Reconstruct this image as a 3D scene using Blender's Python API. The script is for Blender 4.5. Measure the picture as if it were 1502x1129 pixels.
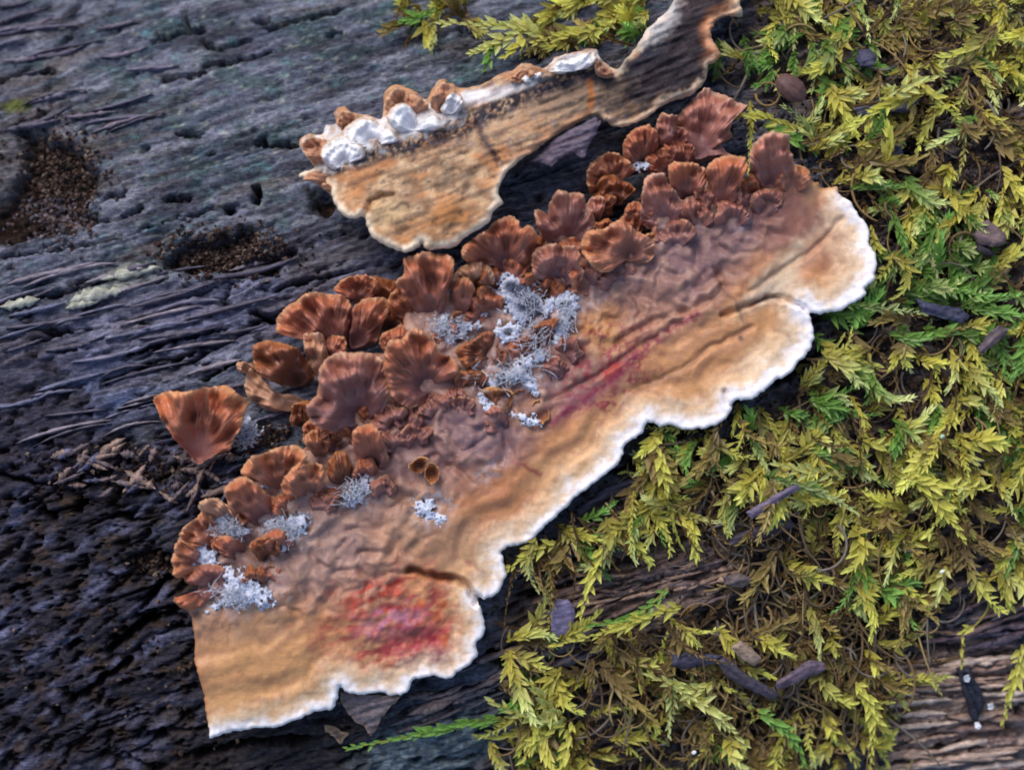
# Crust fungus on a mossy rotten log, seen from above. 1 unit = 1 cm.
import bpy, math, random
import numpy as np
from mathutils import Vector, Matrix

for o in list(bpy.data.objects):
    bpy.data.objects.remove(o)
sc = bpy.context.scene
sc.unit_settings.scale_length = 0.01
COL = sc.collection
rng = np.random.default_rng(7)
random.seed(7)

# ------------------------------------------------------------------ camera
H = 35.0
cam = bpy.data.cameras.new('camera')
cam.sensor_width = 36.0
cam.lens = 36.0 * H / 15.02
cam.clip_start = 0.5
cam.clip_end = 200000.0
cam.dof.use_dof = True
cam.dof.focus_distance = H - 0.15
cam.dof.aperture_fstop = 0.1
co = bpy.data.objects.new('camera', cam)
co.location = (0, 0, H)
COL.objects.link(co)
sc.camera = co

# ------------------------------------------------------------------ light
SUN_EL, SUN_AZ = math.radians(46), math.radians(-28)      # azimuth from +Y towards +X
w = bpy.data.worlds.new('World')
sc.world = w
w.use_nodes = True
nt = w.node_tree
bg = nt.nodes['Background']
sky = nt.nodes.new('ShaderNodeTexSky')
sky.sky_type = 'NISHITA'
sky.sun_disc = False
sky.sun_elevation = SUN_EL
sky.sun_rotation = SUN_AZ
sky.dust_density = 2.5
sky.air_density = 1.0
nt.links.new(sky.outputs['Color'], bg.inputs['Color'])
bg.inputs['Strength'].default_value = 0.13
sl = bpy.data.lights.new('sun', 'SUN')
sl.energy = 1.45
sl.angle = math.radians(30)
sl.color = (1.0, 0.95, 0.9)
so = bpy.data.objects.new('sun', sl)
sd_ = Vector((math.sin(SUN_AZ) * math.cos(SUN_EL), math.cos(SUN_AZ) * math.cos(SUN_EL), math.sin(SUN_EL)))
so.rotation_euler = sd_.to_track_quat('Z', 'Y').to_euler()
so.location = (0, 0, 60)
COL.objects.link(so)
sc.view_settings.view_transform = 'Standard'
sc.view_settings.look = 'None'
sc.view_settings.gamma = 1.0
sc.view_settings.use_curve_mapping = False
sc.view_settings.exposure = 0.36
sc.cycles.filter_width = 1.8

# ------------------------------------------------------------------ noise
def _h(ix, iy, seed):
    n = (ix.astype(np.int64) * 374761393 + iy.astype(np.int64) * 668265263 + seed * 1274126177) & 0xffffffff
    n = ((n ^ (n >> 13)) * 1274126177) & 0xffffffff
    n = (n ^ (n >> 16)) & 0xffffffff
    return n.astype(np.float64) / 4294967295.0

def noise(x, y, seed=0):
    x = np.asarray(x, float); y = np.asarray(y, float)
    x, y = np.broadcast_arrays(x, y)
    ix = np.floor(x); iy = np.floor(y)
    fx = x - ix; fy = y - iy
    ux = fx * fx * fx * (fx * (fx * 6 - 15) + 10)
    uy = fy * fy * fy * (fy * (fy * 6 - 15) + 10)
    def g(dx, dy):
        a = _h(ix + dx, iy + dy, seed) * 2 * np.pi
        return np.cos(a) * (fx - dx) + np.sin(a) * (fy - dy)
    a = g(0, 0); b = g(1, 0); c = g(0, 1); d = g(1, 1)
    return 1.5 * ((a + (b - a) * ux) + ((c + (d - c) * ux) - (a + (b - a) * ux)) * uy)

def fbm(x, y, seed=0, o=4, gain=0.5):
    s = 0.0; a = 1.0; t = 0.0
    for i in range(o):
        s = s + a * noise(x * 2.03 ** i + 17.3 * i, y * 2.03 ** i - 9.1 * i, seed + i * 31)
        t += a; a *= gain
    return s / t

def sst(a, b, x):
    t = np.clip((x - a) / (b - a + 1e-12), 0, 1)
    return t * t * (3 - 2 * t)

def lin(c):
    c = np.asarray(c, float) / 255.0
    return np.where(c <= 0.04045, c / 12.92, ((c + 0.055) / 1.055) ** 2.4)

def mix(a, b, t):
    t = np.clip(np.asarray(t, float), 0, 1)
    if t.ndim: t = t[..., None]
    return a * (1 - t) + b * t

# ------------------------------------------------------------------ place frame
R = 17.0
GA = math.radians(17)
CA, SA = math.cos(GA), math.sin(GA)
def uv_of(x, y): return x * CA + y * SA, -x * SA + y * CA
def macro(x, y):
    v = -x * SA + y * CA
    return np.sqrt(np.maximum(R * R - v * v, 0.01)) - R
def px2w(px, py, off=0.0):
    """photograph position -> point on the log's smooth surface, raised by off"""
    x0 = (np.asarray(px, float) - 751) / 100; y0 = (564.5 - np.asarray(py, float)) / 100
    x, y = x0, y0
    for _ in range(3):
        k = (H - macro(x, y) - off) / H
        x, y = x0 * k, y0 * k
    return x, y
def w2px(x, y, z):
    k = H / (H - z)
    return 751 + 100 * x * k, 564.5 - 100 * y * k

# ------------------------------------------------------------------ polygons
def catmull(P, n=8, closed=True):
    P = np.asarray(P, float); N = len(P); out = []
    rngi = range(N) if closed else range(N - 1)
    for i in rngi:
        if closed: p0, p1, p2, p3 = P[(i - 1) % N], P[i], P[(i + 1) % N], P[(i + 2) % N]
        else: p0, p1, p2, p3 = P[max(i - 1, 0)], P[i], P[i + 1], P[min(i + 2, N - 1)]
        for k in range(n):
            t = k / n
            out.append(0.5 * ((2 * p1) + (-p0 + p2) * t + (2 * p0 - 5 * p1 + 4 * p2 - p3) * t * t + (-p0 + 3 * p1 - 3 * p2 + p3) * t ** 3))
    if not closed: out.append(P[-1])
    return np.array(out)

def seg_dist(X, Y, poly, closed=True):
    """distance to polyline + nearest point"""
    A = poly; B = np.roll(poly, -1, 0)
    if not closed: A = poly[:-1]; B = poly[1:]
    D = B - A; L = (D ** 2).sum(1) + 1e-12
    n = X.size; dist = np.empty(n); nx = np.empty(n); ny = np.empty(n)
    Xf = X.ravel(); Yf = Y.ravel()
    for s in range(0, n, 8000):
        x = Xf[s:s + 8000, None]; y = Yf[s:s + 8000, None]
        t = np.clip(((x - A[:, 0]) * D[:, 0] + (y - A[:, 1]) * D[:, 1]) / L, 0, 1)
        qx = A[:, 0] + t * D[:, 0]; qy = A[:, 1] + t * D[:, 1]
        d2 = (x - qx) ** 2 + (y - qy) ** 2
        j = d2.argmin(1); r = np.arange(len(j))
        dist[s:s + 8000] = np.sqrt(d2[r, j]); nx[s:s + 8000] = qx[r, j]; ny[s:s + 8000] = qy[r, j]
    return dist.reshape(X.shape), nx.reshape(X.shape), ny.reshape(X.shape)

def inside(X, Y, poly):
    res = np.zeros(X.shape, bool)
    x1, y1 = poly[:, 0], poly[:, 1]; x2, y2 = np.roll(x1, -1), np.roll(y1, -1)
    for a, b, c, d in zip(x1, y1, x2, y2):
        if b == d: continue
        cond = ((b > Y) != (d > Y)) & (X < (c - a) * (Y - b) / (d - b) + a)
        res ^= cond
    return res

def sdist(X, Y, poly):
    d, _, _ = seg_dist(X, Y, poly)
    return np.where(inside(X, Y, poly), d, -d)

def blob(PX, PY, cx, cy, rx, ry, ang=0, seed=0, rough=0.35, soft=0.5, sc_=45.0):
    a = math.radians(ang)
    dx = PX - cx; dy = PY - cy
    u = (dx * math.cos(a) - dy * math.sin(a)) / rx
    v = (dx * math.sin(a) + dy * math.cos(a)) / ry
    r = np.sqrt(u * u + v * v) + rough * fbm(PX / sc_, PY / sc_, seed + int(cx) + int(cy), 4, 0.6) * 1.6
    return 1 - sst(1 - soft, 1 + soft, r)

# ------------------------------------------------------------------ mesh helpers
def mk_mesh(name, V, F, C=None, smooth=True):
    me = bpy.data.meshes.new(name)
    V = np.asarray(V, np.float32)
    me.vertices.add(len(V)); me.vertices.foreach_set('co', V.ravel())
    if isinstance(F, np.ndarray): F = [F]
    F = [np.asarray(f, np.int32) for f in F if len(f)]
    nl = sum(f.size for f in F); nf = sum(len(f) for f in F)
    me.loops.add(nl); me.polygons.add(nf)
    me.loops.foreach_set('vertex_index', np.concatenate([f.ravel() for f in F]))
    ls = []; s = 0
    for f in F:
        ls.append(s + np.arange(len(f)) * f.shape[1]); s += f.size
    me.polygons.foreach_set('loop_start', np.concatenate(ls).astype(np.int32))
    me.polygons.foreach_set('use_smooth', np.full(nf, smooth, bool))
    me.update(calc_edges=True)
    if C is not None:
        C = np.asarray(C, np.float32)
        if C.ndim == 1: C = np.tile(C, (len(V), 1))
        at = me.color_attributes.new('Col', 'FLOAT_COLOR', 'POINT')
        at.data.foreach_set('color', np.concatenate([np.clip(C[:, :3], 0, 1), np.ones((len(V), 1), np.float32)], 1).ravel())
    me.validate()
    return me

def link(name, me, mat, parent=None):
    o = bpy.data.objects.new(name, me)
    if mat and not me.materials: me.materials.append(mat)
    COL.objects.link(o)
    if parent: o.parent = parent
    return o

def tag(o, label=None, cat=None, group=None, kind=None):
    if label: o['label'] = label
    if cat: o['category'] = cat
    if group: o['group'] = group
    if kind: o['kind'] = kind
    return o

def empty(name, loc, label, cat, group=None):
    o = bpy.data.objects.new(name, None)
    o.empty_display_size = 0.2
    o.location = loc; COL.objects.link(o)
    return tag(o, label, cat, group)

def rebase(V, root):
    return np.asarray(V, float) - np.array(root.location)[None, :]

def grid_faces(nr, nc, wrap=False):
    i = np.arange(nr - 1)[:, None]; j = np.arange(nc if wrap else nc - 1)[None, :]
    j2 = (j + 1) % nc
    return np.stack([(i * nc + j), (i * nc + j2), ((i + 1) * nc + j2), ((i + 1) * nc + j)], -1).reshape(-1, 4)

# ------------------------------------------------------------------ materials
def material(name, fine=0.0, rough=0.5, spec=0.5, bump=0.3, bscale=12.0, var=0.15, vscale=9.0, stretch=None,
             sss=0.0, coat=0.0, transl=0.0, fixed=None, bdist=0.02, sheen=0.0, rvar=0.15):
    m = bpy.data.materials.new(name); m.use_nodes = True
    t = m.node_tree; N = t.nodes; L = t.links
    b = N['Principled BSDF']
    if fixed is None:
        src = N.new('ShaderNodeVertexColor'); src.layer_name = 'Col'
    else:
        src = N.new('ShaderNodeRGB'); src.outputs[0].default_value = (*lin(fixed), 1)
    tc = N.new('ShaderNodeTexCoord'); mp = N.new('ShaderNodeMapping')
    L.new(tc.outputs['Object'], mp.inputs['Vector'])
    if stretch:
        mp.inputs['Rotation'].default_value = (0, 0, -GA)
        mp.inputs['Scale'].default_value = stretch
    n1 = N.new('ShaderNodeTexNoise'); n1.inputs['Scale'].default_value = vscale; n1.inputs['Detail'].default_value = 6
    n1.inputs['Roughness'].default_value = 0.65
    L.new(mp.outputs['Vector'], n1.inputs['Vector'])
    mr = N.new('ShaderNodeMapRange')
    mr.inputs['From Min'].default_value = 0.3; mr.inputs['From Max'].default_value = 0.7
    mr.inputs['To Min'].default_value = 1 - var; mr.inputs['To Max'].default_value = 1 + var
    L.new(n1.outputs['Fac'], mr.inputs['Value'])
    mu = N.new('ShaderNodeVectorMath'); mu.operation = 'SCALE'
    L.new(src.outputs[0], mu.inputs[0]); L.new(mr.outputs[0], mu.inputs['Scale'])
    if fine:                                   # fine fibre and speck colour of real wood
        mp2 = N.new('ShaderNodeMapping'); L.new(tc.outputs['Object'], mp2.inputs['Vector'])
        mp2.inputs['Rotation'].default_value = (0, 0, -GA); mp2.inputs['Scale'].default_value = (1.6, 7, 4)
        n3 = N.new('ShaderNodeTexNoise'); n3.inputs['Scale'].default_value = 5; n3.inputs['Detail'].default_value = 9; n3.inputs['Roughness'].default_value = 0.75
        L.new(mp2.outputs['Vector'], n3.inputs['Vector'])
        n4 = N.new('ShaderNodeTexNoise'); n4.inputs['Scale'].default_value = 11; n4.inputs['Detail'].default_value = 8; n4.inputs['Roughness'].default_value = 0.8
        L.new(tc.outputs['Object'], n4.inputs['Vector'])
        ad = N.new('ShaderNodeMath'); ad.operation = 'ADD'; L.new(n3.outputs['Fac'], ad.inputs[0]); L.new(n4.outputs['Fac'], ad.inputs[1])
        m3 = N.new('ShaderNodeMapRange'); m3.inputs['From Min'].default_value = 0.75; m3.inputs['From Max'].default_value = 1.25
        m3.inputs['To Min'].default_value = 1 - fine; m3.inputs['To Max'].default_value = 1 + fine
        L.new(ad.outputs[0], m3.inputs['Value'])
        mu2 = N.new('ShaderNodeVectorMath'); mu2.operation = 'SCALE'
        L.new(mu.outputs[0], mu2.inputs[0]); L.new(m3.outputs[0], mu2.inputs['Scale']); mu = mu2
    L.new(mu.outputs[0], b.inputs['Base Color'])
    n2 = N.new('ShaderNodeTexNoise'); n2.inputs['Scale'].default_value = bscale; n2.inputs['Detail'].default_value = 7
    n2.inputs['Roughness'].default_value = 0.6
    L.new(mp.outputs['Vector'], n2.inputs['Vector'])
    bp = N.new('ShaderNodeBump'); bp.inputs['Strength'].default_value = bump; bp.inputs['Distance'].default_value = bdist
    L.new(n2.outputs['Fac'], bp.inputs['Height']); L.new(bp.outputs['Normal'], b.inputs['Normal'])
    rr = N.new('ShaderNodeMapRange')
    rr.inputs['From Min'].default_value = 0.3; rr.inputs['From Max'].default_value = 0.7
    rr.inputs['To Min'].default_value = max(rough - rvar, 0.05); rr.inputs['To Max'].default_value = min(rough + rvar, 1)
    L.new(n2.outputs['Fac'], rr.inputs['Value']); L.new(rr.outputs[0], b.inputs['Roughness'])
    b.inputs['Specular IOR Level'].default_value = spec
    if sss:
        b.inputs['Subsurface Weight'].default_value = sss
        b.inputs['Subsurface Radius'].default_value = (1, 0.5, 0.3)
        b.inputs['Subsurface Scale'].default_value = 0.06
    if coat:
        b.inputs['Coat Weight'].default_value = coat; b.inputs['Coat Roughness'].default_value = 0.3
    if sheen:
        b.inputs['Sheen Weight'].default_value = sheen
    if transl:
        tr = N.new('ShaderNodeBsdfTranslucent'); L.new(mu.outputs[0], tr.inputs['Color'])
        ms = N.new('ShaderNodeMixShader'); ms.inputs[0].default_value = transl
        out = N['Material Output']
        L.new(b.outputs[0], ms.inputs[1]); L.new(tr.outputs[0], ms.inputs[2]); L.new(ms.outputs[0], out.inputs['Surface'])
    return m

M_WOOD = material('weathered_wood', 0.85, 0.85, 0.15, 0.9, 14, 0.2, 9, (0.5, 2.0, 1.2), bdist=0.05)
M_CHIP = material('chip_wood', 0.5, 0.6, 0.4, 0.5, 16, 0.22, 14, (0.5, 1.5, 1.0), bdist=0.02)
M_FUN = material('fungus_skin', 0.12, 0.42, 0.5, 0.3, 14, 0.10, 8, sss=0.08, bdist=0.025)
M_CRUST = material('fungus_sheet', 0.13, 0.5, 0.35, 0.3, 16, 0.10, 6, sss=0.08, bdist=0.02)
M_FUZZ = material('fungus_margin', 0.14, 0.8, 0.2, 0.4, 30, 0.10, 12, sss=0.1, bdist=0.02)
M_MYC = material('white_mycelium', 0.12, 0.95, 0.1, 0.35, 22, 0.14, 18, bdist=0.03, sheen=0.2, sss=0.3)
M_MOSS = material('moss_leaf', 0, 0.42, 0.45, 0.1, 30, 0.14, 5, transl=0.35)
M_DEAD = material('dead_moss', 0, 0.7, 0.3, 0.2, 30, 0.2, 8)
M_FRASS = material('rotted_wood_crumbs', 0, 0.8, 0.2, 0.5, 20, 0.3, 6)
M_SOIL = material('forest_soil', 0, 0.9, 0.2, 1.0, 0.5, 0.4, 0.08, fixed=(92, 74, 56), bdist=1.0)

# ------------------------------------------------------------------ ground
gs = 30000.0
g = link('forest_floor', mk_mesh('forest_floor', [(-gs, -gs, -31), (gs, -gs, -31), (gs, gs, -31), (-gs, gs, -31)], np.array([[0, 1, 2, 3]])), M_SOIL)
tag(g, kind='structure')

# ------------------------------------------------------------------ outlines (traced on the photograph)
MARGIN = [(311,1078),(330,1072),(348,1069),(370,1065),(392,1064),(411,1063),(430,1055),(449,1048),(466,1040),(485,1040),(494,1026),(497,1012),(501,1002),
 (507,1014),(530,1018),(556,1014),(567,1018),(586,1018),(599,1010),(604,999),(620,992),(642,990),(660,994),(676,981),(691,972),(701,958),(699,944),(709,930),
 (711,915),(708,900),(703,886),(697,876),(708,877),(724,873),(734,861),(740,850),(742,838),(739,820),(735,807),(748,801),(763,798),(781,792),(793,778),(802,768),
 (816,757),(833,741),(850,724),(868,711),(886,696),(903,683),(912,668),(918,651),(932,642),(945,630),(949,617),(960,622),(970,627),(982,622),(1001,629),(1020,629),
 (1037,627),(1058,618),(1073,601),(1077,587),(1091,587),(1103,584),(1115,576),(1128,567),(1136,558),(1150,552),(1163,543),(1169,531),(1181,524),(1190,508),(1193,492),
 (1190,470),(1179,453),(1190,459),(1203,460),(1216,458),(1230,457),(1242,450),(1256,442),(1269,432),(1268,422),(1279,414),(1284,399),(1283,376),(1275,358),(1276,345),(1270,328),(1257,314),(1248,296)]
BACK = [(1230,284),(1228,274),(1205,276),(1202,266),(1187,268),(1170,255),(1150,245),(1120,262),(1090,262),(1050,262),(1010,275),(985,290),(965,310),(955,340),(930,360),(880,350),
 (850,345),(820,330),(790,350),(750,365),(700,390),(680,400),(650,400),(615,390),(600,420),(592,450),(590,480),(580,510),(545,520),(500,530),(470,555),(465,590),(475,625),(455,650),(420,672),(375,680),
 (350,705),(330,745),(300,740),(290,765),(265,785),(258,810),(262,835),(290,850),(285,875),(256,877),(272,888),(283,905),(287,930),(287,960),(293,985),(300,1010),(303,1035),(307,1058)]
OUT1 = np.array(MARGIN + BACK, float)
def ragged(P, n=5, amp=2.0, s=9.0, seed=3):
    Q = catmull(P, n)
    T = np.roll(Q, -1, 0) - np.roll(Q, 1, 0); T /= np.linalg.norm(T, axis=1)[:, None] + 1e-9
    Nn = np.stack([-T[:, 1], T[:, 0]], 1)
    k = fbm(Q[:, 0] / s, Q[:, 1] / s, seed, 3, 0.6) * amp
    return Q + Nn * k[:, None]
OUT1 = ragged(OUT1, 6, 4.2, 9, 3)
MARG_PX = catmull(MARGIN, 4, closed=False)

OUT2 = [(444,264),(452,256),(466,250),(457,238),(448,228),(444,216),(453,202),(476,202),(483,190),(497,188),(494,174),(498,164),(510,163),(520,171),(542,174),(561,181),(565,163),
 (567,142),(584,131),(609,140),(627,152),(633,141),(648,122),(662,128),(675,136),(690,134),(705,131),(718,124),(730,117),(751,110),(768,99),(785,103),(800,104),(815,90),(839,85),(871,76),
 (880,92),(903,106),(918,88),(931,74),(940,58),(949,46),(968,28),(984,11),(995,-25),(1030,-60),(1080,-70),(1100,-30),(1094,-8),(1083,7),(1087,27),(1062,28),(1050,34),(1044,43),(1040,55),(1044,64),(1050,74),(1055,85),(1044,97),(1037,103),
 (1032,124),(1013,142),(990,150),(970,157),(956,170),(931,184),(905,190),(888,182),(868,172),(850,182),(825,197),(800,214),(783,227),(768,237),(756,247),(744,259),(735,275),(731,290),(737,303),(724,314),(719,328),(705,340),
 (687,350),(675,361),(662,367),(645,369),(627,370),(622,361),(616,368),(602,374),(588,372),(577,368),(562,360),(549,351),(543,336),(538,322),(530,325),(520,326),(510,322),(503,315),(494,298),(490,288),(487,280),(471,273)]
OUT2 = ragged(np.array(OUT2, float), 5, 3.2, 9, 13)

# ------------------------------------------------------------------ the log
def wood_fields(X, Y):
    """relief and colour of the weathered wood; X, Y world on the smooth surface"""
    PX, PY = w2px(X, Y, macro(X, Y))
    U, Vv = uv_of(X, Y)
    wv = Vv + 0.35 * fbm(U * 0.22, Vv * 0.35, 5, 3) + 0.04 * fbm(U * 1.2, Vv * 1.2, 6, 2)
    # zones
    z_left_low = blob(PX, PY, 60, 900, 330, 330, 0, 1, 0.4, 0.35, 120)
    z_moss = sst(-30, 60, sdist(PX, PY, np.array([(1050,-300),(1900,-300),(1900,900),(1500,860),(1330,940),(1250,1160),(1250,1600),(690,1600),(700,1110),(740,980),(705,930),(735,840),(800,780),(900,690),(950,600),(1080,600),(1180,500),(1260,380),(1200,240),(1060,140)], float)) + 40 * fbm(PX / 60, PY / 60, 71, 3))
    tanw = np.maximum(blob(PX, PY, 1420, 1030, 160, 90, 8, 2, 0.3, 0.3), blob(PX, PY, 970, 850, 150, 50, 18, 3, 0.3, 0.4))
    bluew = blob(PX, PY, 640, 1100, 110, 45, 12, 2, 0.3, 0.3)
    smooth_up = blob(PX, PY, 330, 170, 430, 190, 14, 4, 0.3, 0.3, 120)
    # relief
    g1 = fbm(U * 0.35, wv * 2.2, 11, 4, 0.6)
    g2 = fbm(U * 0.8, wv * 8.0, 12, 4, 0.6)
    g3 = fbm(U * 2.2, wv * 20.0, 13, 3, 0.6)
    iso = fbm(PX / 16, PY / 16, 14, 4, 0.65)
    h = 0.10 * g1 + 0.085 * g2 * (1 - 0.55 * smooth_up) + 0.075 * g3 + (0.035 + 0.03 * smooth_up) * iso + 0.04 * fbm(PX / 6, PY / 5, 24, 3, 0.7)
    # terraces: snapped fibre layers
    lay = fbm(U * 0.5, wv * 1.4, 15, 4, 0.6) * 3.0
    h += 0.055 * (np.floor(lay) + sst(0.75, 1.0, lay - np.floor(lay)))* (1 - 0.7 * smooth_up)
    # natural long cracks
    cr = np.abs(fbm(U * 0.30, wv * 1.5, 16, 3, 0.5)); cm = sst(0.0, 0.25, fbm(U * 0.4, wv * 0.8, 17, 3))
    crack = (1 - sst(0.0, 0.035, cr)) * cm
    cr2 = np.abs(fbm(U * 0.7, wv * 4.0, 18, 3, 0.5)); cm2 = sst(0.08, 0.3, fbm(U * 0.7, wv * 1.3, 19, 3))
    crack = np.maximum(crack, 0.6 * (1 - sst(0.0, 0.06, cr2)) * cm2)
    # pores in the soft wood with painted-in shade, bottom left
    a2 = math.radians(34)
    u2 = X * math.cos(a2) + Y * math.sin(a2); v2 = -X * math.sin(a2) + Y * math.cos(a2)
    po = fbm(u2 * 3.2, v2 * 5.5, 21, 4, 0.65)
    pore = sst(0.10, 0.30, po) * z_left_low
    pore_s = sst(0.34, 0.46, fbm(U * 2.5, wv * 6.0, 22, 3)) * (1 - z_left_low) * 0.8
    kn = fbm(u2 * 1.4, v2 * 3.0, 23, 4, 0.65)
    h = h * (1 - 0.4 * z_left_low) + z_left_low * (0.05 * kn + 0.13 * fbm(PX / 20, PY / 20, 25, 5, .75))
    # traced cracks, slits and holes
    tr = np.zeros_like(X)
    for pts, wd, dp in CRACKS:
        P = np.array(pts, float)
        x0, y0 = P.min(0) - 20; x1, y1 = P.max(0) + 20; wd = wd + 2.2 * noise(P[0, 0], P[0, 1], 33)
        m = (PX > x0) & (PX < x1) & (PY > y0) & (PY < y1)
        if not m.any(): continue
        a = PX[m] + 5 * fbm(PX[m] / 12, PY[m] / 9, 31, 3, .6); b = PY[m] + 7 * fbm(PX[m] / 12, PY[m] / 9, 32, 3, .6)
        if len(P) == 1: d = np.hypot(a - P[0, 0], b - P[0, 1])
        else: d, _, _ = seg_dist(a, b, P, closed=False)
        tr[m] = np.maximum(tr[m], dp * (1 - sst(wd * 0.25, wd * 0.85, d)))
    # rot pits of brown crumbs; the last one paints shade under the bracket
    pit_shade = np.zeros_like(X)
    for P in PITS_SHADE:
        s = sdist(PX, PY, np.array(P, float)) + 16 * fbm(PX / 26, PY / 26, 41, 4, 0.6)
        pit_shade = np.maximum(pit_shade, sst(-4, 14, s))
    crack = crack * (1 - 0.75 * smooth_up)
    pore_s = pore_s * (1 - 0.8 * smooth_up)
    h = h - 0.34 * crack - 0.20 * pore - 0.16 * pore_s - 0.6 * tr - pit_shade * 0.34 + pit_shade * 0.14 * fbm(PX / 10, PY / 10, 42, 3)
    h -= 0.12 * z_moss
    h += 0.10 * z_moss * fbm(PX / 22, PY / 22, 43, 4, 0.6)
    # colour
    t = fbm(U * 0.5, wv * 3.0, 51, 5, 0.62)
    c = mix(lin((74, 82, 96)), lin((126, 128, 144)), sst(-0.3, 0.35, t))
    c = mix(c, lin((70, 88, 92)), 0.85 * sst(-0.05, 0.3, fbm(PX / 70, PY / 45, 52, 4, 0.6)) * smooth_up)      # algal blue-green
    c = mix(c, lin((88, 92, 116)), 0.4 * sst(0.0, 0.3, fbm(PX / 110, PY / 30, 53, 4, 0.6)))                   # blue-violet patches
    c = mix(c, lin((88, 124, 132)), 0.8 * sst(0.15, 0.4, fbm(PX / 40 + 3, PY / 18, 54, 5, 0.7)) * (0.35 + 0.65 * smooth_up))
    c = mix(c, lin((160, 164, 150)), 0.7 * sst(0.22, 0.4, fbm(PX / 14, PY / 9, 55, 4, 0.7)) * smooth_up)
    c = mix(c, lin((60, 56, 68)), 0.7 * sst(0.0, 0.3, fbm(U * 0.6, wv * 5, 56, 4, 0.6)))
    pale = np.maximum(blob(PX, PY, 150, 430, 80, 22, 16, 5, 0.5, 0.4), blob(PX, PY, 190, 400, 60, 12, 14, 6, 0.5, 0.4))
    c = mix(c, lin((160, 162, 150)), 0.75 * pale * sst(-0.2, 0.3, fbm(U * 0.9, wv * 7, 57, 3)))
    c = mix(c, lin((90, 108, 150)), 0.6 * blob(PX, PY, 140, 585, 80, 45, 15, 8, 0.5, 0.5))
    c = mix(c, lin((120, 118, 150)), 0.45 * blob(PX, PY, 300, 470, 320, 60, 14, 7, 0.4, 0.6))
    c = c * (1 + 0.55 * fbm(U * 0.28, wv * 15, 65, 4, 0.6))[..., None]
    c = mix(c, lin((96, 84, 78)), 0.5 * sst(0.05, 0.3, fbm(U * 0.25, wv * 1.8, 66, 4, .6)))
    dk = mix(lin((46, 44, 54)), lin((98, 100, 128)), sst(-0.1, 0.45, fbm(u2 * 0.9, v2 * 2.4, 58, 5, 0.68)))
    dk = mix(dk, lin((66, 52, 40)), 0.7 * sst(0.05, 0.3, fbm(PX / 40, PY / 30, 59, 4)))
    c = mix(c, dk, z_left_low)  # dark wood, with the shade of this corner put into its colour
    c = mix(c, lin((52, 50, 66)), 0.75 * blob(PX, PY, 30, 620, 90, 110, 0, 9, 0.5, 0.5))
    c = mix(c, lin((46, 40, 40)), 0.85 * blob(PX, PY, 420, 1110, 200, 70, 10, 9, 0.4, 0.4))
    mo = mix(lin((56, 48, 46)), lin((104, 96, 100)), sst(-0.2, 0.3, fbm(U * 1.2, wv * 5, 60, 4)))
    mo = mix(mo, lin((118, 98, 74)), 0.6 * sst(0, 0.35, fbm(PX / 22, PY / 22, 61, 4)))
    c = mix(c, mo, z_moss)
    tw = mix(lin((112, 90, 82)), lin((198, 172, 156)), sst(-0.3, 0.35, fbm(U * 0.8, wv * 9, 62, 4, 0.6)))
    c = mix(c, tw, tanw * 0.9)
    bw = mix(lin((70, 84, 96)), lin((112, 126, 134)), sst(-0.2, 0.3, fbm(PX / 18, PY / 12, 63, 4)))
    c = mix(c, bw, bluew)
    c = mix(c, lin((40, 30, 26)), np.clip(crack * 0.8 + pore * 0.85 + pore_s * 0.8 + tr * 0.9, 0, 0.92))
    pc = mix(lin((30, 22, 22)), lin((66, 48, 40)), sst(-0.1, 0.35, fbm(PX / 9, PY / 9, 64, 3)))
    c = mix(c, pc, pit_shade)
    gm = blob(PX, PY, 22, 155, 22, 9, 10, 7, 0.5, 0.4, 12)
    c = mix(c, lin((96, 104, 40)), 0.8 * gm)
    return h, c, PX, PY

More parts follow.
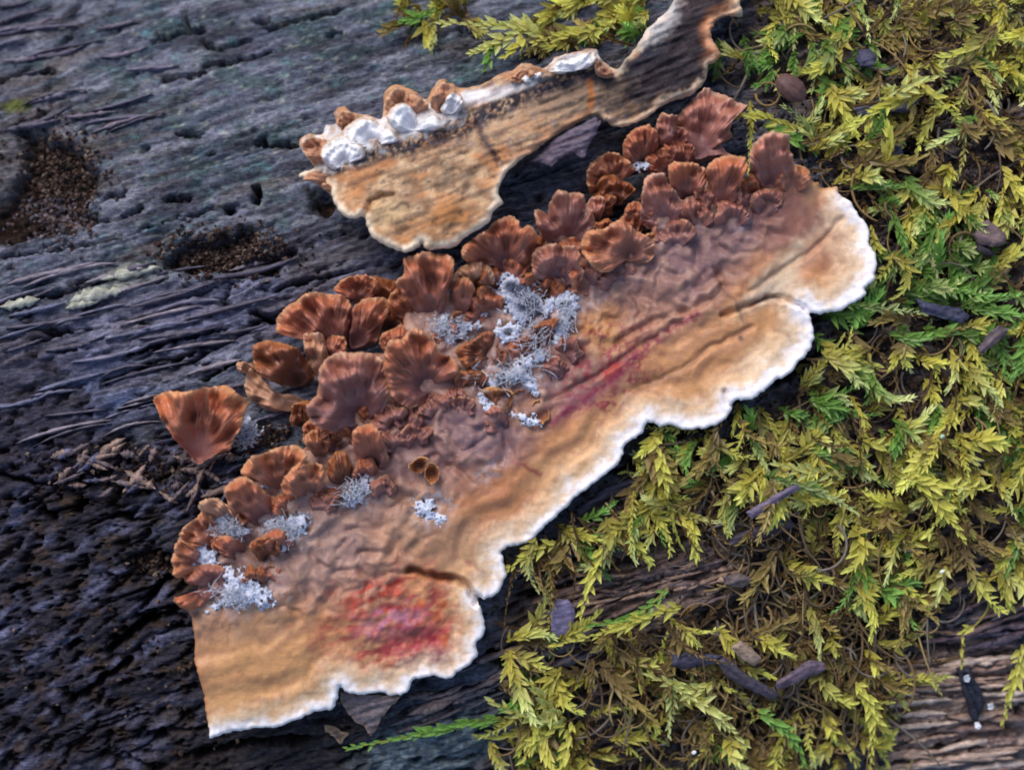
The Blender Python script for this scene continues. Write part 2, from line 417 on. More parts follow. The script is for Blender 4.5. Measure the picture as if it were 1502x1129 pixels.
CRACKS = [([(227,60),(266,50),(294,44)],7,1),([(269,18),(272,34),(280,46)],4,.9),([(301,94),(340,92),(393,78)],5,1),([(241,115),(270,112),(301,106)],4,.8),([(294,60),(319,71),(365,57)],5,.9),
 ([(390,41),(440,28),(500,14)],3.5,.8),([(383,28)],8,1),([(376,28),(392,27)],5,1),([(489,50)],8,1),([(480,52),(498,50)],4,1),([(377,283)],11,1),([(377,276),(376,291)],9,1),([(335,308)],8,.9),([(259,197),(275,197),(296,198)],5,1),
 ([(208,222),(217,217)],3.5,.9),([(303,226),(314,223)],3.5,.9),([(376,211),(392,214),(410,210),(432,216)],5,1),([(385,203),(390,212)],6,1),([(245,290),(262,291),(276,292)],5.5,1),([(142,324),(170,321),(209,303)],4,1),([(152,291),(184,283)],3.5,.8),
 ([(0,377),(60,370),(160,350),(260,318),(345,300)],2.5,.6),([(0,445),(90,430),(200,395)],2.5,.7),([(50,500),(130,480)],3,.7),([(180,520),(250,500),(330,480)],3,.8),([(150,560),(230,530),(300,515)],2.5,.7),([(180,600),(230,590)],4,.8),
 ([(405,425),(450,410),(500,400)],4,.8),([(370,455),(400,470)],5,.9),([(310,540),(350,530)],4,.9),([(100,415),(125,408)],5,.9),([(70,490),(100,485)],7,.8),([(0,120),(40,105),(80,108)],4,.7),([(40,38),(60,40)],6,.9),([(0,190),(70,165)],3,.8),
 ([(115,700),(125,710)],9,1),([(120,735),(112,750)],9,1),([(35,735)],9,1),([(180,668),(190,676)],8,1),([(60,745),(80,760)],6,.9),([(160,955),(200,920),(235,900)],9,1),([(105,1030),(145,1000),(190,970)],7,1),([(168,935)],7,1),([(182,922)],7,1),([(80,1040),(92,1060)],7,.9),([(40,1075)],7,.9),
 ([(100,950),(118,940)],7,.9),([(15,868),(40,858)],4,.9),([(290,1110),(350,1095),(450,1085)],10,.9),([(240,1080)],9,1),([(270,1110)],10,1),([(210,890),(240,850),(262,846)],8,.8),
 ([(560,1088),(500,1120)],4,.8),([(610,1115)],9,1),([(725,1115),(745,1108)],6,1),([(1310,1118),(1360,1105),(1440,1090)],8,1),([(1300,1050),(1340,1040)],3,.8),([(1400,975),(1500,955)],3,.7),([(1340,940),(1410,955)],5,.8),
 ([(780,880),(860,850),(940,820)],5,.9),([(760,850),(820,835),(900,800)],4,.8),([(945,850),(960,840)],7,1),([(720,960),(745,985)],10,1),([(640,1020),(700,1010),(780,1000)],4,.8),([(880,1010),(905,1015)],8,1),([(700,1075),(740,1070)],5,.9),
 ([(1340,330),(1320,345)],16,1),([(1225,300),(1250,290)],10,1),([(1290,200),(1330,225)],14,.9),([(1110,250),(1130,225)],10,.9),([(1210,160),(1250,165),(1300,170)],8,.9),([(1500,120),(1480,150)],8,.7),([(1440,310),(1470,320)],12,.9),([(1140,560),(1200,520),(1250,500)],8,.8)]
PITS_SHADE = [[(15,180),(60,192),(110,215),(145,250),(138,300),(145,325),(110,342),(50,352),(-20,365),(-20,300),(20,265),(30,225)],
        [(230,382),(270,355),(330,338),(402,325),(372,360),(360,378),(430,362),(436,372),(405,402),(350,414),(320,400),(270,405),(240,398)],
        [(190,812),(235,805),(262,815),(255,840),(215,850),(180,845)], [(450,275),(500,290),(480,330),(455,310)]]  # last outline: shade under the bracket, put into colour and relief

us = np.concatenate([-np.geomspace(90, 9.4, 26), np.arange(-9.3, 9.31, 0.055), np.geomspace(9.4, 90, 26)])
th_f = np.arange(-8.3, 8.31, 0.028) / R
th = np.concatenate([np.linspace(-math.pi, -8.4 / R, 40), th_f, np.linspace(8.4 / R, math.pi, 40)[:-1]])
UU, TT = np.meshgrid(us, th, indexing='ij')
VVt = R * np.sin(TT)
front = np.cos(TT) > 0
vq = np.where(front, VVt, np.sign(TT) * (2 * R - np.abs(VVt)))     # keep grain going round the back
XX = UU * CA - vq * SA; YY = UU * SA + vq * CA
XXm, YYm = UU * CA - VVt * SA, UU * SA + VVt * CA
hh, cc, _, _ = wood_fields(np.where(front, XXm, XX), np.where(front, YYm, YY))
edge_fall = 1 - 0.03 * sst(60, 90, np.abs(UU))
rad = (R + hh) * edge_fall
vx = rad * np.sin(TT); vz = rad * np.cos(TT) - R
LV = np.stack([UU * CA - vx * SA, UU * SA + vx * CA, vz], -1).reshape(-1, 3)
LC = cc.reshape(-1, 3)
nr, nc = UU.shape
LF = grid_faces(nr, nc, wrap=True)
caps = []
n0 = len(LV)
LV = np.vstack([LV, [[us[0] * CA, us[0] * SA, -R], [us[-1] * CA, us[-1] * SA, -R]]]); LC = np.vstack([LC, [lin((90, 70, 55))] * 2])
j = np.arange(nc); j2 = (j + 1) % nc
cap = np.vstack([np.stack([np.full(nc, n0), j2, j], 1), np.stack([np.full(nc, n0 + 1), (nr - 1) * nc + j, (nr - 1) * nc + j2], 1)])
log = empty('fallen_log', (0, 0, -R), 'big weathered blue-grey rotting log that fills the picture behind the fungi', 'log')
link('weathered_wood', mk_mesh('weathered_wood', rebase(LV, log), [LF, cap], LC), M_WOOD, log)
Hfine = hh.copy()
def log_z(x, y):
    """height of the real wood surface (with relief) by grid lookup"""
    x = np.asarray(x, float); y = np.asarray(y, float)
    u, v = uv_of(x, y)
    t = np.arcsin(np.clip(v / R, -0.98, 0.98))
    i = np.clip(np.searchsorted(us, u), 1, len(us) - 1); k = np.clip(np.searchsorted(th, t), 1, len(th) - 1)
    return macro(x, y) + Hfine[i, k] * np.cos(t)

# ------------------------------------------------------------------ crust sheets
def crust_sheet(OUT, step, zfun, cfun, thick, edge_w, name, mat, parent, label=None):
    """thick sheet with the traced outline; zfun gives the top above the log's smooth surface"""
    x0, y0 = OUT.min(0) - 2 * step; x1, y1 = OUT.max(0) + 2 * step
    gx = np.arange(x0, x1, step); gy = np.arange(y0, y1, step)
    GX, GY = np.meshgrid(gx, gy)
    sdv, qx, qy = seg_dist(GX, GY, OUT)
    ins = inside(GX, GY, OUT)
    m, n = GX.shape
    fc = grid_faces(m, n)
    insf = ins.ravel()
    keep = insf[fc].any(1)
    fc = fc[keep]
    used = np.unique(fc)
    remap = -np.ones(m * n, int); remap[used] = np.arange(len(used))
    fc = remap[fc]
    PX = np.where(ins, GX, qx).ravel()[used]; PY = np.where(ins, GY, qy).ravel()[used]
    d = np.where(ins, sdv, 0).ravel()[used]
    off = zfun(PX, PY, d)
    rim = np.sqrt(np.clip(1 - (1 - np.clip(d / edge_w, 0, 1)) ** 2, 0, 1))
    X, Y = px2w(PX, PY, 0.45)
    Z = macro(X, Y) + off - (1 - rim) * thick * 0.5
    C = cfun(PX, PY, d)
    Vt = np.stack([X, Y, Z], 1)
    Zb = macro(X, Y) + off - thick * 0.5 - rim * thick * 0.5 - 0.002
    Vb = np.stack([X, Y, Zb], 1)
    nV = len(Vt)
    # image y runs down: flip so normals face up
    top = fc[:, ::-1]; bot = fc + nV
    e = np.concatenate([fc[:, [0, 1]], fc[:, [1, 2]], fc[:, [2, 3]], fc[:, [3, 0]]])
    key = np.sort(e, 1); _, inv, cnt = np.unique(key, axis=0, return_inverse=True, return_counts=True)
    be = e[cnt[inv.ravel()] == 1]
    side = np.stack([be[:, 0], be[:, 1], be[:, 1] + nV, be[:, 0] + nV], 1)
    V = np.vstack([Vt, Vb]); CC = np.vstack([C, C])
    o = link(name, mk_mesh(name, rebase(V, parent), [top, bot, side], CC), mat, parent)
    return o

def margin_d(PX, PY):
    d, _, _ = seg_dist(PX, PY, MARG_PX, closed=False)
    return d

def crust1_off(PX, PY, d=None):
    md = margin_d(PX, PY)
    o = 0.42 + 0.16 * np.exp(-md / 45.0)
    o = o + 0.22 * blob(PX, PY, 320, 960, 120, 150, 0, 3, 0.1, 0.6) - 0.10 * blob(PX, PY, 780, 480, 90, 80, 0, 3, 0.1, 0.6)
    o = o + 0.12 * fbm(PX / 150, PY / 150, 80, 2)
    return o, md

def seam(PX, PY, pts, wd):
    P = catmull(pts, 5, closed=False)
    d, _, _ = seg_dist(PX + 3 * noise(PX / 14, PY / 14, 90), PY + 3 * noise(PX / 14, PY / 14, 91), P, closed=False)
    return 1 - sst(0, wd, d)

def crust1_z(PX, PY, d):
    o, md = crust1_off(PX, PY)
    wx = PX + 18 * fbm(PX / 50, PY / 50, 81, 2); wy = PY + 18 * fbm(PX / 50, PY / 50, 82, 2)
    inner = sst(70, 150, md) * (1 - 0.7 * blob(PX, PY, 1060, 520, 130, 60, 35, 1, .2, .3)) * (1 - 0.8 * blob(PX, PY, 370, 970, 100, 80, 0, 1, .2, .3))
    lum = np.abs(fbm(wx / 62, wy / 50, 83, 2, 0.4)) * 1.2
    lum2 = fbm(wx / 26, wy / 26, 84, 2, 0.4)
    # concave-sided nodules: rounded bumps between sharp valleys
    o = o + inner * (0.26 * np.minimum(lum, 0.3) + 0.12 * lum2 + 0.02 * fbm(PX / 12, PY / 12, 94, 2) + 0.08 * fbm(wx / 75, wy / 75, 93, 2))
    rp = np.sin(md / 5.0 + 2.6 * fbm(PX / 60, PY / 60, 85, 3)) * 0.010 + np.sin(md / 12.0 + 3 * fbm(PX / 110, PY / 110, 86, 2)) * 0.035
    o = o + (1 - inner) * rp * sst(10, 40, md)
    o = o + 0.02 * (1 - inner) * fbm(PX / 28, PY / 28, 87, 3) + 0.005 * fbm(PX / 6, PY / 6, 88, 3)
    # radial puckers of the growing rim
    o = o + 0.025 * (1 - sst(0, 55, md)) * fbm(PX / 13, PY / 13, 89, 4, .6)
    rd = blob(PX, PY, 590, 920, 90, 62, 20, 4, 0.3, 0.4)
    o = o + rd * 0.05 * fbm(PX / 12, PY / 12, 92, 3)
    # seams between overlapping shelves
    o = o - 0.30 * seam(PX, PY, [(700,880),(688,862),(672,850),(640,846),(600,835)], 9)
    o = o - 0.14 * seam(PX, PY, [(1180,452),(1140,436),(1100,446),(1060,462)], 7)
    o = o - 0.12 * seam(PX, PY, [(1062,574),(1066,590),(1076,594)], 6)
    o = o - 0.05 * seam(PX, PY, [(1105,480),(1040,510),(1000,540),(930,570)], 8)
    o = o - 0.09 * seam(PX, PY, [(1050,395),(1060,425),(1020,450),(960,470),(905,500)], 9)
    o = o - 0.07 * seam(PX, PY, [(800,590),(860,560),(920,520),(1000,470)], 8)
    o = o - 0.06 * seam(PX, PY, [(1100,430),(1140,400),(1200,360),(1235,320)], 7)
    return o

def crust1_c(PX, PY, d):
    md = margin_d(PX, PY)
    n1 = fbm(PX / 30, PY / 30, 101, 4, 0.6); n2 = fbm(PX / 9, PY / 9, 102, 4, 0.65); n3 = fbm(PX / 90, PY / 90, 103, 3)
    right = sst(600, 1150, PX)
    mw = 12 + 7 * right + 20 * n1 + 12 * n2                                     # width of the white rim
    # behind the rim: tan, brown, violet brown
    t = md + 22 * n1 + 20 * n3
    c = mix(lin((212, 164, 116)), lin((190, 132, 90)), sst(35, 90, t))
    c = mix(c, lin((176, 130, 106)), sst(90, 140, t))
    c = mix(c, lin((164, 128, 118)), sst(135, 200, t))
    zon = 0.8 * np.sin(md / 4.2 + 5 * fbm(PX / 60, PY / 60, 106, 3)) + np.sin(md / 10.5 + 3 * fbm(PX / 70, PY / 70, 104, 3))
    c = c * (1 + 0.17 * (zon * sst(15, 40, md) * (1 - sst(110, 160, md))))[:, None]
    bl = lambda *a, **k: blob(PX, PY, *a, **k)
    c = mix(c, lin((200, 146, 98)), 0.8 * bl(1030, 520, 150, 42, 36, seed=1))
    c = mix(c, lin((208, 156, 104)), 0.8 * bl(370, 975, 95, 85, 10, seed=2))
    c = mix(c, lin((172, 128, 98)), 0.5 * bl(360, 925, 90, 14, 5, seed=2))
    c = mix(c, lin((158, 128, 118)), 0.7 * bl(450, 800, 75, 65, 30, seed=3))
    c = mix(c, lin((176, 140, 112)), 0.6 * bl(640, 790, 90, 45, -20, seed=4))
    c = mix(c, lin((182, 118, 78)), 0.65 * bl(735, 740, 55, 42, 20, seed=5))
    c = mix(c, lin((130, 102, 106)), 0.8 * bl(1050, 355, 120, 55, 32, seed=6))
    c = mix(c, lin((128, 84, 80)), 0.8 * bl(1150, 310, 70, 40, -30, seed=6))
    c = mix(c, lin((138, 106, 108)), 0.7 * bl(640, 650, 110, 60, 0, seed=7))
    c = mix(c, lin((112, 90, 104)), 0.6 * bl(720, 640, 60, 30, -15, seed=8))
    c = mix(c, lin((124, 90, 96)), 0.7 * bl(850, 560, 80, 40, 30, seed=9))
    c = mix(c, lin((196, 138, 78)), 0.8 * bl(880, 470, 36, 22, 20, seed=10))
    c = mix(c, lin((204, 150, 84)), 0.5 * bl(890, 505, 30, 20, 20, seed=10))
    c = mix(c, lin((150, 108, 92)), 0.5 * bl(950, 440, 60, 28, 30, seed=11))
    c = mix(c, lin((196, 176, 150)), 0.85 * bl(1165, 385, 100, 22, 42, seed=12, sc_=20))
    c = mix(c, lin((196, 178, 155)), 0.8 * bl(1130, 428, 40, 14, 30, seed=13))
    c = mix(c, lin((196, 128, 88)), 0.6 * bl(1210, 370, 60, 24, 50, seed=14))
    c = mix(c, lin((206, 176, 146)), 0.6 * bl(1240, 380, 30, 50, 10, seed=14))
    c = mix(c, lin((170, 92, 56)), 0.7 * bl(1215, 300, 20, 14, 0, seed=15))
    c = mix(c, lin((205, 180, 150)), 0.6 * bl(1120, 520, 50, 22, 36, seed=16))
    # red staining where bruised
    rn = sst(-0.35, 0.25, fbm(PX / 14, PY / 14, 111, 4, 0.6))
    rstr = sst(-0.15, 0.2, fbm((PX * .95 - PY * .3) / 34, (PX * .3 + PY * .95) / 11, 112, 4, 0.6))
    c = mix(c, lin((176, 64, 62)), (0.1 + 0.8 * rstr) * bl(575, 905, 95, 60, 18, seed=20, rough=.6))
    c = mix(c, lin((184, 66, 76)), (0.45 + 0.45 * rn) * bl(612, 940, 52, 36, 10, seed=21, sc_=18, rough=.6))
    c = mix(c, lin((170, 112, 140)), 0.8 * rn * bl(575, 910, 46, 22, 15, seed=22, sc_=14, soft=0.6, rough=.7))
    c = mix(c, lin((160, 44, 58)), (0.3 + 0.6 * rn) * bl(630, 955, 44, 28, -10, seed=32, sc_=14, rough=.6))
    c = mix(c, lin((104, 36, 66)), 0.9 * bl(632, 968, 34, 14, 10, seed=23, sc_=12, soft=0.6))
    c = mix(c, lin((130, 50, 60)), 0.7 * bl(608, 925, 14, 8, 10, seed=24, sc_=8, soft=0.6))
    c = mix(c, lin((184, 76, 50)), 0.8 * rstr * bl(570, 868, 60, 16, 12, seed=25, sc_=12))
    for (a, b, r_) in [(648,885,9),(676,908,8),(678,926,6),(618,883,7),(640,905,8),(655,940,10)]:
        c = mix(c, lin((180, 84, 40)), 0.75 * bl(a, b, r_, r_, seed=26, sc_=9))
    c = mix(c, lin((146, 50, 66)), (1 - sst(0.02, 0.16, np.abs(fbm(PX / 26, PY / 26, 114, 4, .6)))) * 0.95 * bl(888, 542, 74, 56, 40, seed=27, sc_=14, rough=.6))
    c = mix(c, lin((176, 48, 40)), 0.8 * bl(898, 545, 18, 9, 35, seed=28, sc_=10))
    c = mix(c, lin((120, 62, 96)), 0.55 * rn * bl(850, 590, 36, 16, 40, seed=29, sc_=12))
    c = mix(c, lin((128, 32, 70)), 0.9 * sst(-0.3, 0.1, n2) * seam(PX, PY, [(812,618),(850,590),(905,550),(945,512),(985,482),(1022,462)], 12))
    c = mix(c, lin((130, 50, 60)), 0.8 * seam(PX, PY, [(745,674),(772,684),(792,696)], 5))
    c = mix(c, lin((110, 80, 70)), 0.45 * seam(PX, PY, [(1100,482),(1040,508),(1000,545),(930,575)], 7))
    c = mix(c, lin((90, 70, 66)), 0.6 * seam(PX, PY, [(1060,425),(1080,445),(1090,470)], 5))
    c = mix(c, lin((70, 56, 50)), 0.8 * seam(PX, PY, [(1105,446),(1125,436),(1150,430)], 4))
    c = mix(c, lin((60, 44, 40)), 0.9 * bl(1087, 496, 4, 4, seed=30, rough=0.1))
    for (a, b, r_) in [(913,620,4),(900,660,7),(705,840,6),(688,825,5),(484,905,4),(860,700,5),(1030,585,6),(960,665,5)]:
        c = mix(c, lin((150, 84, 70)), 0.7 * bl(a, b, r_, r_, seed=31, sc_=9))
    # thin whitish bloom
    bloom = np.maximum.reduce([bl(668, 485, 44, 26, 0, seed=45, sc_=12), bl(770, 440, 50, 40, 0, seed=46, sc_=12), bl(826, 470, 22, 40, 0, seed=47, sc_=12), bl(750, 548, 62, 30, 0, seed=48, sc_=12), bl(522, 720, 32, 26, 0, seed=49, sc_=12), bl(420, 778, 42, 32, 0, seed=50, sc_=12), bl(350, 866, 62, 32, 0, seed=51, sc_=12), bl(335, 768, 34, 28, 0, seed=52, sc_=12), bl(298, 812, 30, 28, 0, seed=53, sc_=12), bl(635, 745, 34, 28, 10, seed=40, sc_=12), 0.8 * bl(720, 690, 30, 14, 40, seed=41, sc_=12), 0.7 * bl(850, 450, 36, 14, 20, seed=42, sc_=12),
                               0.6 * bl(1090, 330, 16, 10, 20, seed=43, sc_=10), 0.5 * bl(985, 330, 30, 20, 20, seed=44, sc_=12)])
    c = mix(c, lin((198, 190, 196)), 0.7 * bloom * sst(-0.2, 0.25, n2))
    lump = fbm(PX / 26, PY / 26, 84, 2, 0.4)
    c = mix(c, lin((196, 156, 130)), 0.35 * sst(0.0, 0.45, lump) * sst(90, 150, md))
    vein = (1 - sst(0.0, 0.05, np.abs(fbm(PX / 48, PY / 48, 113, 3, .5)))) * sst(100, 150, md)
    c = mix(c, lin((98, 70, 72)), 0.45 * vein)
    for bd, bw, bs in [(38, 4, .5), (52, 3, .35), (70, 6, .55), (84, 3, .35), (102, 5, .5), (122, 5, .35)]:      # growth zones parallel to the rim
        bw_ = bw * (1 + 1.4 * np.abs(n2)); q = np.abs(md + 16 * fbm(PX / 80, PY / 80, 107, 3) + 5 * n2 - bd)
        c = mix(c, lin((138, 92, 76)), 0.85 * bs * (1 - sst(bw_ * .4, bw_ * 1.5, q)) * sst(-0.35, 0.15, fbm(PX / 50, PY / 50, 108 + int(bd), 3)))
    c = c * (1 + 0.12 * n2 + 0.05 * fbm(PX / 4.5, PY / 4.5, 105, 3))[:, None]
    # rim
    c = mix(c, lin((230, 204, 174)), (1 - sst(mw, mw + 34, md)) * 0.85)
    c = mix(c, lin((246, 242, 246)), (1 - sst(mw - 12, mw + 10, md)) * 0.97)
    # cut left side is orange tan, no white
    c = mix(c, lin((176, 112, 72)), (1 - sst(0, 7, d)) * sst(14, 30, md) * 0.6)
    return c

col1 = empty('crust_fungus', (*px2w(760, 640), 0.0),
             'long tan and violet-brown crust fungus with white lower rim and two red stains', 'fungus')
crust_sheet(OUT1, 2.6, crust1_z, crust1_c, 0.16, 6.0, 'crust', M_CRUST, col1)

def crust2_z(PX, PY, d):
    o = 1.05 + 0.28 * blob(PX, PY, 620, 300, 130, 90, 20, 5, 0.1, 0.7) - 0.25 * sst(760, 950, PX)
    o += 0.10 * fbm(PX / 60, PY / 60, 120, 3)
    a = math.radians(22)
    u = PX * math.cos(a) - PY * math.sin(a); v = PX * math.sin(a) + PY * math.cos(a)
    st = sst(600, 850, PX) * sst(0, 80, 330 - PY)
    o += 0.10 * fbm(u / 70, v / 9, 121, 4, 0.6) * (0.25 + 0.75 * st)
    dd = np.where(PY > 230, d, 80)
    o += 0.02 * np.sin(dd / 6.0 + 3 * fbm(PX / 50, PY / 50, 122, 2)) + 0.05 * fbm(PX / 24, PY / 24, 123, 3, 0.5)
    o += -0.14 * seam(PX, PY, [(538,322),(548,305),(556,296),(580,292)], 7) - 0.1 * seam(PX, PY, [(700,190),(715,220),(735,250)], 7)
    o += 0.05 * seam(PX, PY, [(700,190),(715,220),(735,250)], 3)
    return o

def crust2_c(PX, PY, d):
    n1 = fbm(PX / 26, PY / 26, 131, 4, 0.6); n2 = fbm(PX / 8, PY / 8, 132, 4, 0.65)
    a = math.radians(22)
    u = PX * math.cos(a) - PY * math.sin(a); v = PX * math.sin(a) + PY * math.cos(a)
    gr = fbm(u / 60, v / 8, 133, 5, 0.65)
    c = mix(lin((156, 122, 94)), lin((204, 172, 138)), sst(-0.3, 0.35, n1))
    c = mix(c, lin((190, 124, 72)), 0.6 * sst(0.0, 0.3, fbm(PX / 70, PY / 34, 134, 3, 0.5)) * (1 - sst(780, 860, PX)))
    c = mix(c, lin((186, 128, 76)), 0.5 * blob(PX, PY, 640, 335, 80, 25, 15, 3))
    c = mix(c, lin((206, 178, 136)), 0.6 * blob(PX, PY, 570, 320, 30, 20, 15, 3, sc_=16))
    c = mix(c, lin((96, 76, 66)), 0.85 * sst(0.0, 0.22, gr) * (0.55 + 0.45 * (1 - sst(200, 300, PY))))
    c = mix(c, lin((120, 110, 116)), 0.7 * sst(0.1, 0.3, fbm(PX / 20, PY / 14, 137, 4, .6)) * (1 - sst(190, 260, PY)))
    # dark weathered wood skin to the right
    dkc = mix(lin((24, 20, 28)), lin((72, 64, 68)), sst(-0.25, 0.45, gr))
    right = sst(-35, 20, sdist(PX, PY, np.array([(790,158),(860,118),(905,85),(955,0),(980,-90),(1150,-90),(1075,0),(1055,40),(1050,130),(1010,150),(900,165)], float)) + 30 * n1)
    c = mix(c, dkc, 0.99 * right)
    mid = blob(PX, PY, 800, 150, 90, 28, 22, 4)
    c = mix(c, lin((176, 148, 122)), 0.6 * blob(PX, PY, 800, 170, 100, 22, 20, 6, sc_=20))
    # sooty smear
    sm = np.zeros_like(PX)
    P = catmull([(470,262),(520,238),(575,226),(620,212),(660,198),(690,185),(730,165),(780,140),(840,116),(900,100),(960,70)], 4, closed=False)
    dd, _, _ = seg_dist(PX + 14 * n1, PY + 14 * fbm(PX / 20, PY / 20, 135, 4), P, closed=False)
    sm = (1 - sst(5, 26, dd)) * sst(-0.3, 0.05, n2)
    c = mix(c, lin((34, 36, 50)), 0.97 * sm)
    c = mix(c, lin((56, 50, 62)), 0.85 * seam(PX, PY, [(700,182),(712,212),(735,250)], 7))
    c = mix(c, lin((60, 52, 52)), 0.8 * seam(PX, PY, [(576,314),(590,308),(602,306)], 5))
    c = mix(c, lin((60, 52, 52)), 0.7 * seam(PX, PY, [(662,336),(674,332)], 5))
    c = mix(c, lin((70, 60, 60)), 0.7 * sst(0.28, 0.42, fbm(PX / 14, PY / 9, 136, 4, 0.6)))
    c = mix(c, lin((176, 104, 48)), 0.8 * seam(PX, PY, [(864,128),(866,150),(862,172)], 7))
    # edge
    low = sst(225, 260, PY)
    c = mix(c, lin((206, 150, 112)), (1 - sst(4, 16, d + 9 * n1)) * 0.6 * sst(-.3, .2, fbm(PX / 22, PY / 22, 138, 3)))
    c = mix(c, lin((236, 218, 192)), (1 - sst(3, 13, d + 12 * n1 + 5 * n2)) * 0.92 * np.clip(low + sst(850, 900, PX) * 0.5, 0, 1))
    wh = np.maximum.reduce([blob(PX, PY, 505, 217, 52, 28, 20, 1, sc_=14, rough=.6), blob(PX, PY, 600, 186, 66, 20, 8, 1, sc_=14, rough=.6), blob(PX, PY, 690, 150, 40, 9, 15, 2, sc_=14),
                            blob(PX, PY, 845, 95, 38, 9, 12, 3, sc_=12), blob(PX, PY, 965, 35, 20, 40, -40, 3, sc_=12) * .5, blob(PX, PY, 740, 142, 60, 7, 20, 2, sc_=14) * .7])
    c = mix(c, lin((236, 234, 236)), 0.9 * wh)
    rb = blob(PX, PY, 1045, 50, 30, 60, 25, 9, sc_=14)
    c = mix(c, lin((200, 128, 84)), 0.6 * rb * (1 - sst(6, 24, d)))
    c = c * (1 + 0.10 * n2)[:, None]
    return c

col2 = empty('bracket_fungus', (*px2w(650, 280), 0.0),
             'older tan bracket fungus above the big one, sooty streak along its white-lobed top', 'fungus')
crust_sheet(OUT2, 2.4, crust2_z, crust2_c, 0.20, 6.0, 'crust', M_FUZZ, col2)

# ------------------------------------------------------------------ lobes
def surf_off(px, py):
    a = np.array([float(px)]); b = np.array([float(py)])
    if inside(a, b, OUT1)[0]: return float(crust1_off(a, b)[0][0])
    return 0.25

PAL = {  # centre, body, outer, rim (sRGB)
 'brown':  ((104, 74, 78), (144, 92, 78), (158, 92, 64), (208, 156, 118)),
 'violet': ((104, 80, 90), (138, 98, 94), (144, 92, 78), (206, 160, 130)),
 'dark':   ((76, 48, 42), (116, 70, 52), (140, 82, 52), (184, 124, 80)),
 'orange': ((126, 88, 82), (152, 102, 84), (168, 108, 76), (212, 162, 124)),
 'pink':   ((122, 88, 92), (146, 100, 92), (156, 100, 84), (214, 172, 146)),
 'tan':    ((138, 102, 86), (164, 122, 100), (176, 132, 106), (212, 172, 140)),
 'white':  ((232, 232, 236), (238, 238, 242), (226, 220, 216), (206, 170, 136)),
 'cup':    ((96, 60, 46), (140, 86, 56), (190, 128, 80), (220, 180, 130)),
 'fan':    ((158, 102, 94), (170, 106, 82), (182, 104, 68), (224, 164, 118)),
}
LIFT = np.array([1.26, 1.22, 1.16])
def lobe(pts, base, pal, rise=0.55, dome=0.10, ruf=0.05, k=7, off=None, curl=0.12, parent=None, name='lobe', thick=0.045, seed=0, rag=2.6, tilt=0.0, zo=0.0, mat=None, label=None, groove=0.35):
    Q = ragged(np.array(pts, float), 9, rag, 6, seed + 5)
    Q = Q[::max(1, len(Q) // 130)]
    b = np.array(base, float)
    T = len(Q); S = 24
    dv = Q - b; r = np.hypot(dv[:, 0], dv[:, 1]); rmax = np.percentile(r, 92) + 1e-6
    th_ = np.arctan2(dv[:, 1], dv[:, 0])
    s = np.linspace(0, 1, S) ** 0.85
    Sg, Tg = np.meshgrid(s, np.arange(T), indexing='ij')
    PX = b[0] + Sg * dv[Tg, 0]; PY = b[1] + Sg * dv[Tg, 1]
    rr = np.clip(Sg * r[Tg] / rmax, 0, 1.15)
    if off is None: off = surf_off(*base)
    # ribs run outward from the base
    rib = np.cos(k * th_[Tg] + 4.5 * fbm(th_[Tg] * 1.1 + seed, rr * 1.2, 140 + seed, 2) + seed)
    fold = fbm(PX / 30, PY / 30, 144 + seed, 2, .45)
    rib2 = fbm(th_[Tg] * 3.5 + seed * 3.3, rr * 1.5, 141 + seed, 3)
    fan = sst(0.15, 0.55, rr)
    z = rise * rr ** 1.35 + dome * np.sin(np.clip(rr, 0, 1) * math.pi) + ruf * fan * (rib * 0.55 + rib2 * 1.1) * (0.4 + rr)
    z += (0.10 if pal == 'white' else 0.34) * fold * sst(0.1, 0.5, rr) * min(1.0, rmax / 45) + 0.012 * fbm(PX / 9, PY / 9, 142 + seed, 3)
    rib3 = fbm(th_[Tg] * 7 + seed, rr * 0.9 + 3, 145 + seed, 3, .6)
    z += (0.09 if pal not in ('white', 'cup') else 0.01) * rib3 * sst(0.25, 0.7, rr) * min(1.0, rmax / 45)
    z += 0.018 * np.sin(rr * 22 + 3 * rib2) * sst(.3, .6, rr) * min(1.0, rmax / 45) + tilt * (PX - b[0]) / 100
    far = sst(0.45, 0.85, r[Tg] / rmax)
    z -= (0.22 if parent is not None and name == 'lobe' and pal != 'cup' else -.06) * (1 - far) * sst(0.5, 1.0, Sg)
    z -= curl * far * np.clip((Sg - 0.80) / 0.20, 0, 1) ** 2
    cc_ = float(off) + rise * 0.6 + zo
    cx, cy = px2w(base[0], base[1], cc_)
    kx = (H - macro(cx, cy) - cc_) / H
    X = (PX - 751) / 100 * kx; Y = (564.5 - PY) / 100 * kx
    mz = macro(cx, cy) * 0.3 + macro(X, Y) * 0.7
    Z = mz + off + zo + z - 0.06
    c0, c1, c2, c3 = [lin(c) for c in PAL[pal]]
    wob = rr + 0.10 * rib2
    C = mix(np.broadcast_to(c0, PX.shape + (3,)), c1, sst(0.1, 0.45, wob))
    C = mix(C, c2, sst(0.5, 0.85, wob) * 0.9)
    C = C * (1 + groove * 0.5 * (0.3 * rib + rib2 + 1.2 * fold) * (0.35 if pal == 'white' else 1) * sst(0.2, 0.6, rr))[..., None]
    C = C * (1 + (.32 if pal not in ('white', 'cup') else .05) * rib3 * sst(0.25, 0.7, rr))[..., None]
    zones = np.sin(rr * 16 + 3 * rib2 + seed)
    C = C * (1 + 0.12 * zones * sst(0.3, 0.6, rr))[..., None]
    C = C * (1 + 0.16 * fbm(PX / 12, PY / 12, 143 + seed, 4, 0.6))[..., None] * (1.0 if pal in ('white', 'cup', 'fan') else LIFT)
    edge = sst(0.89, 0.98, Sg) * (0.45 + 0.55 * far)
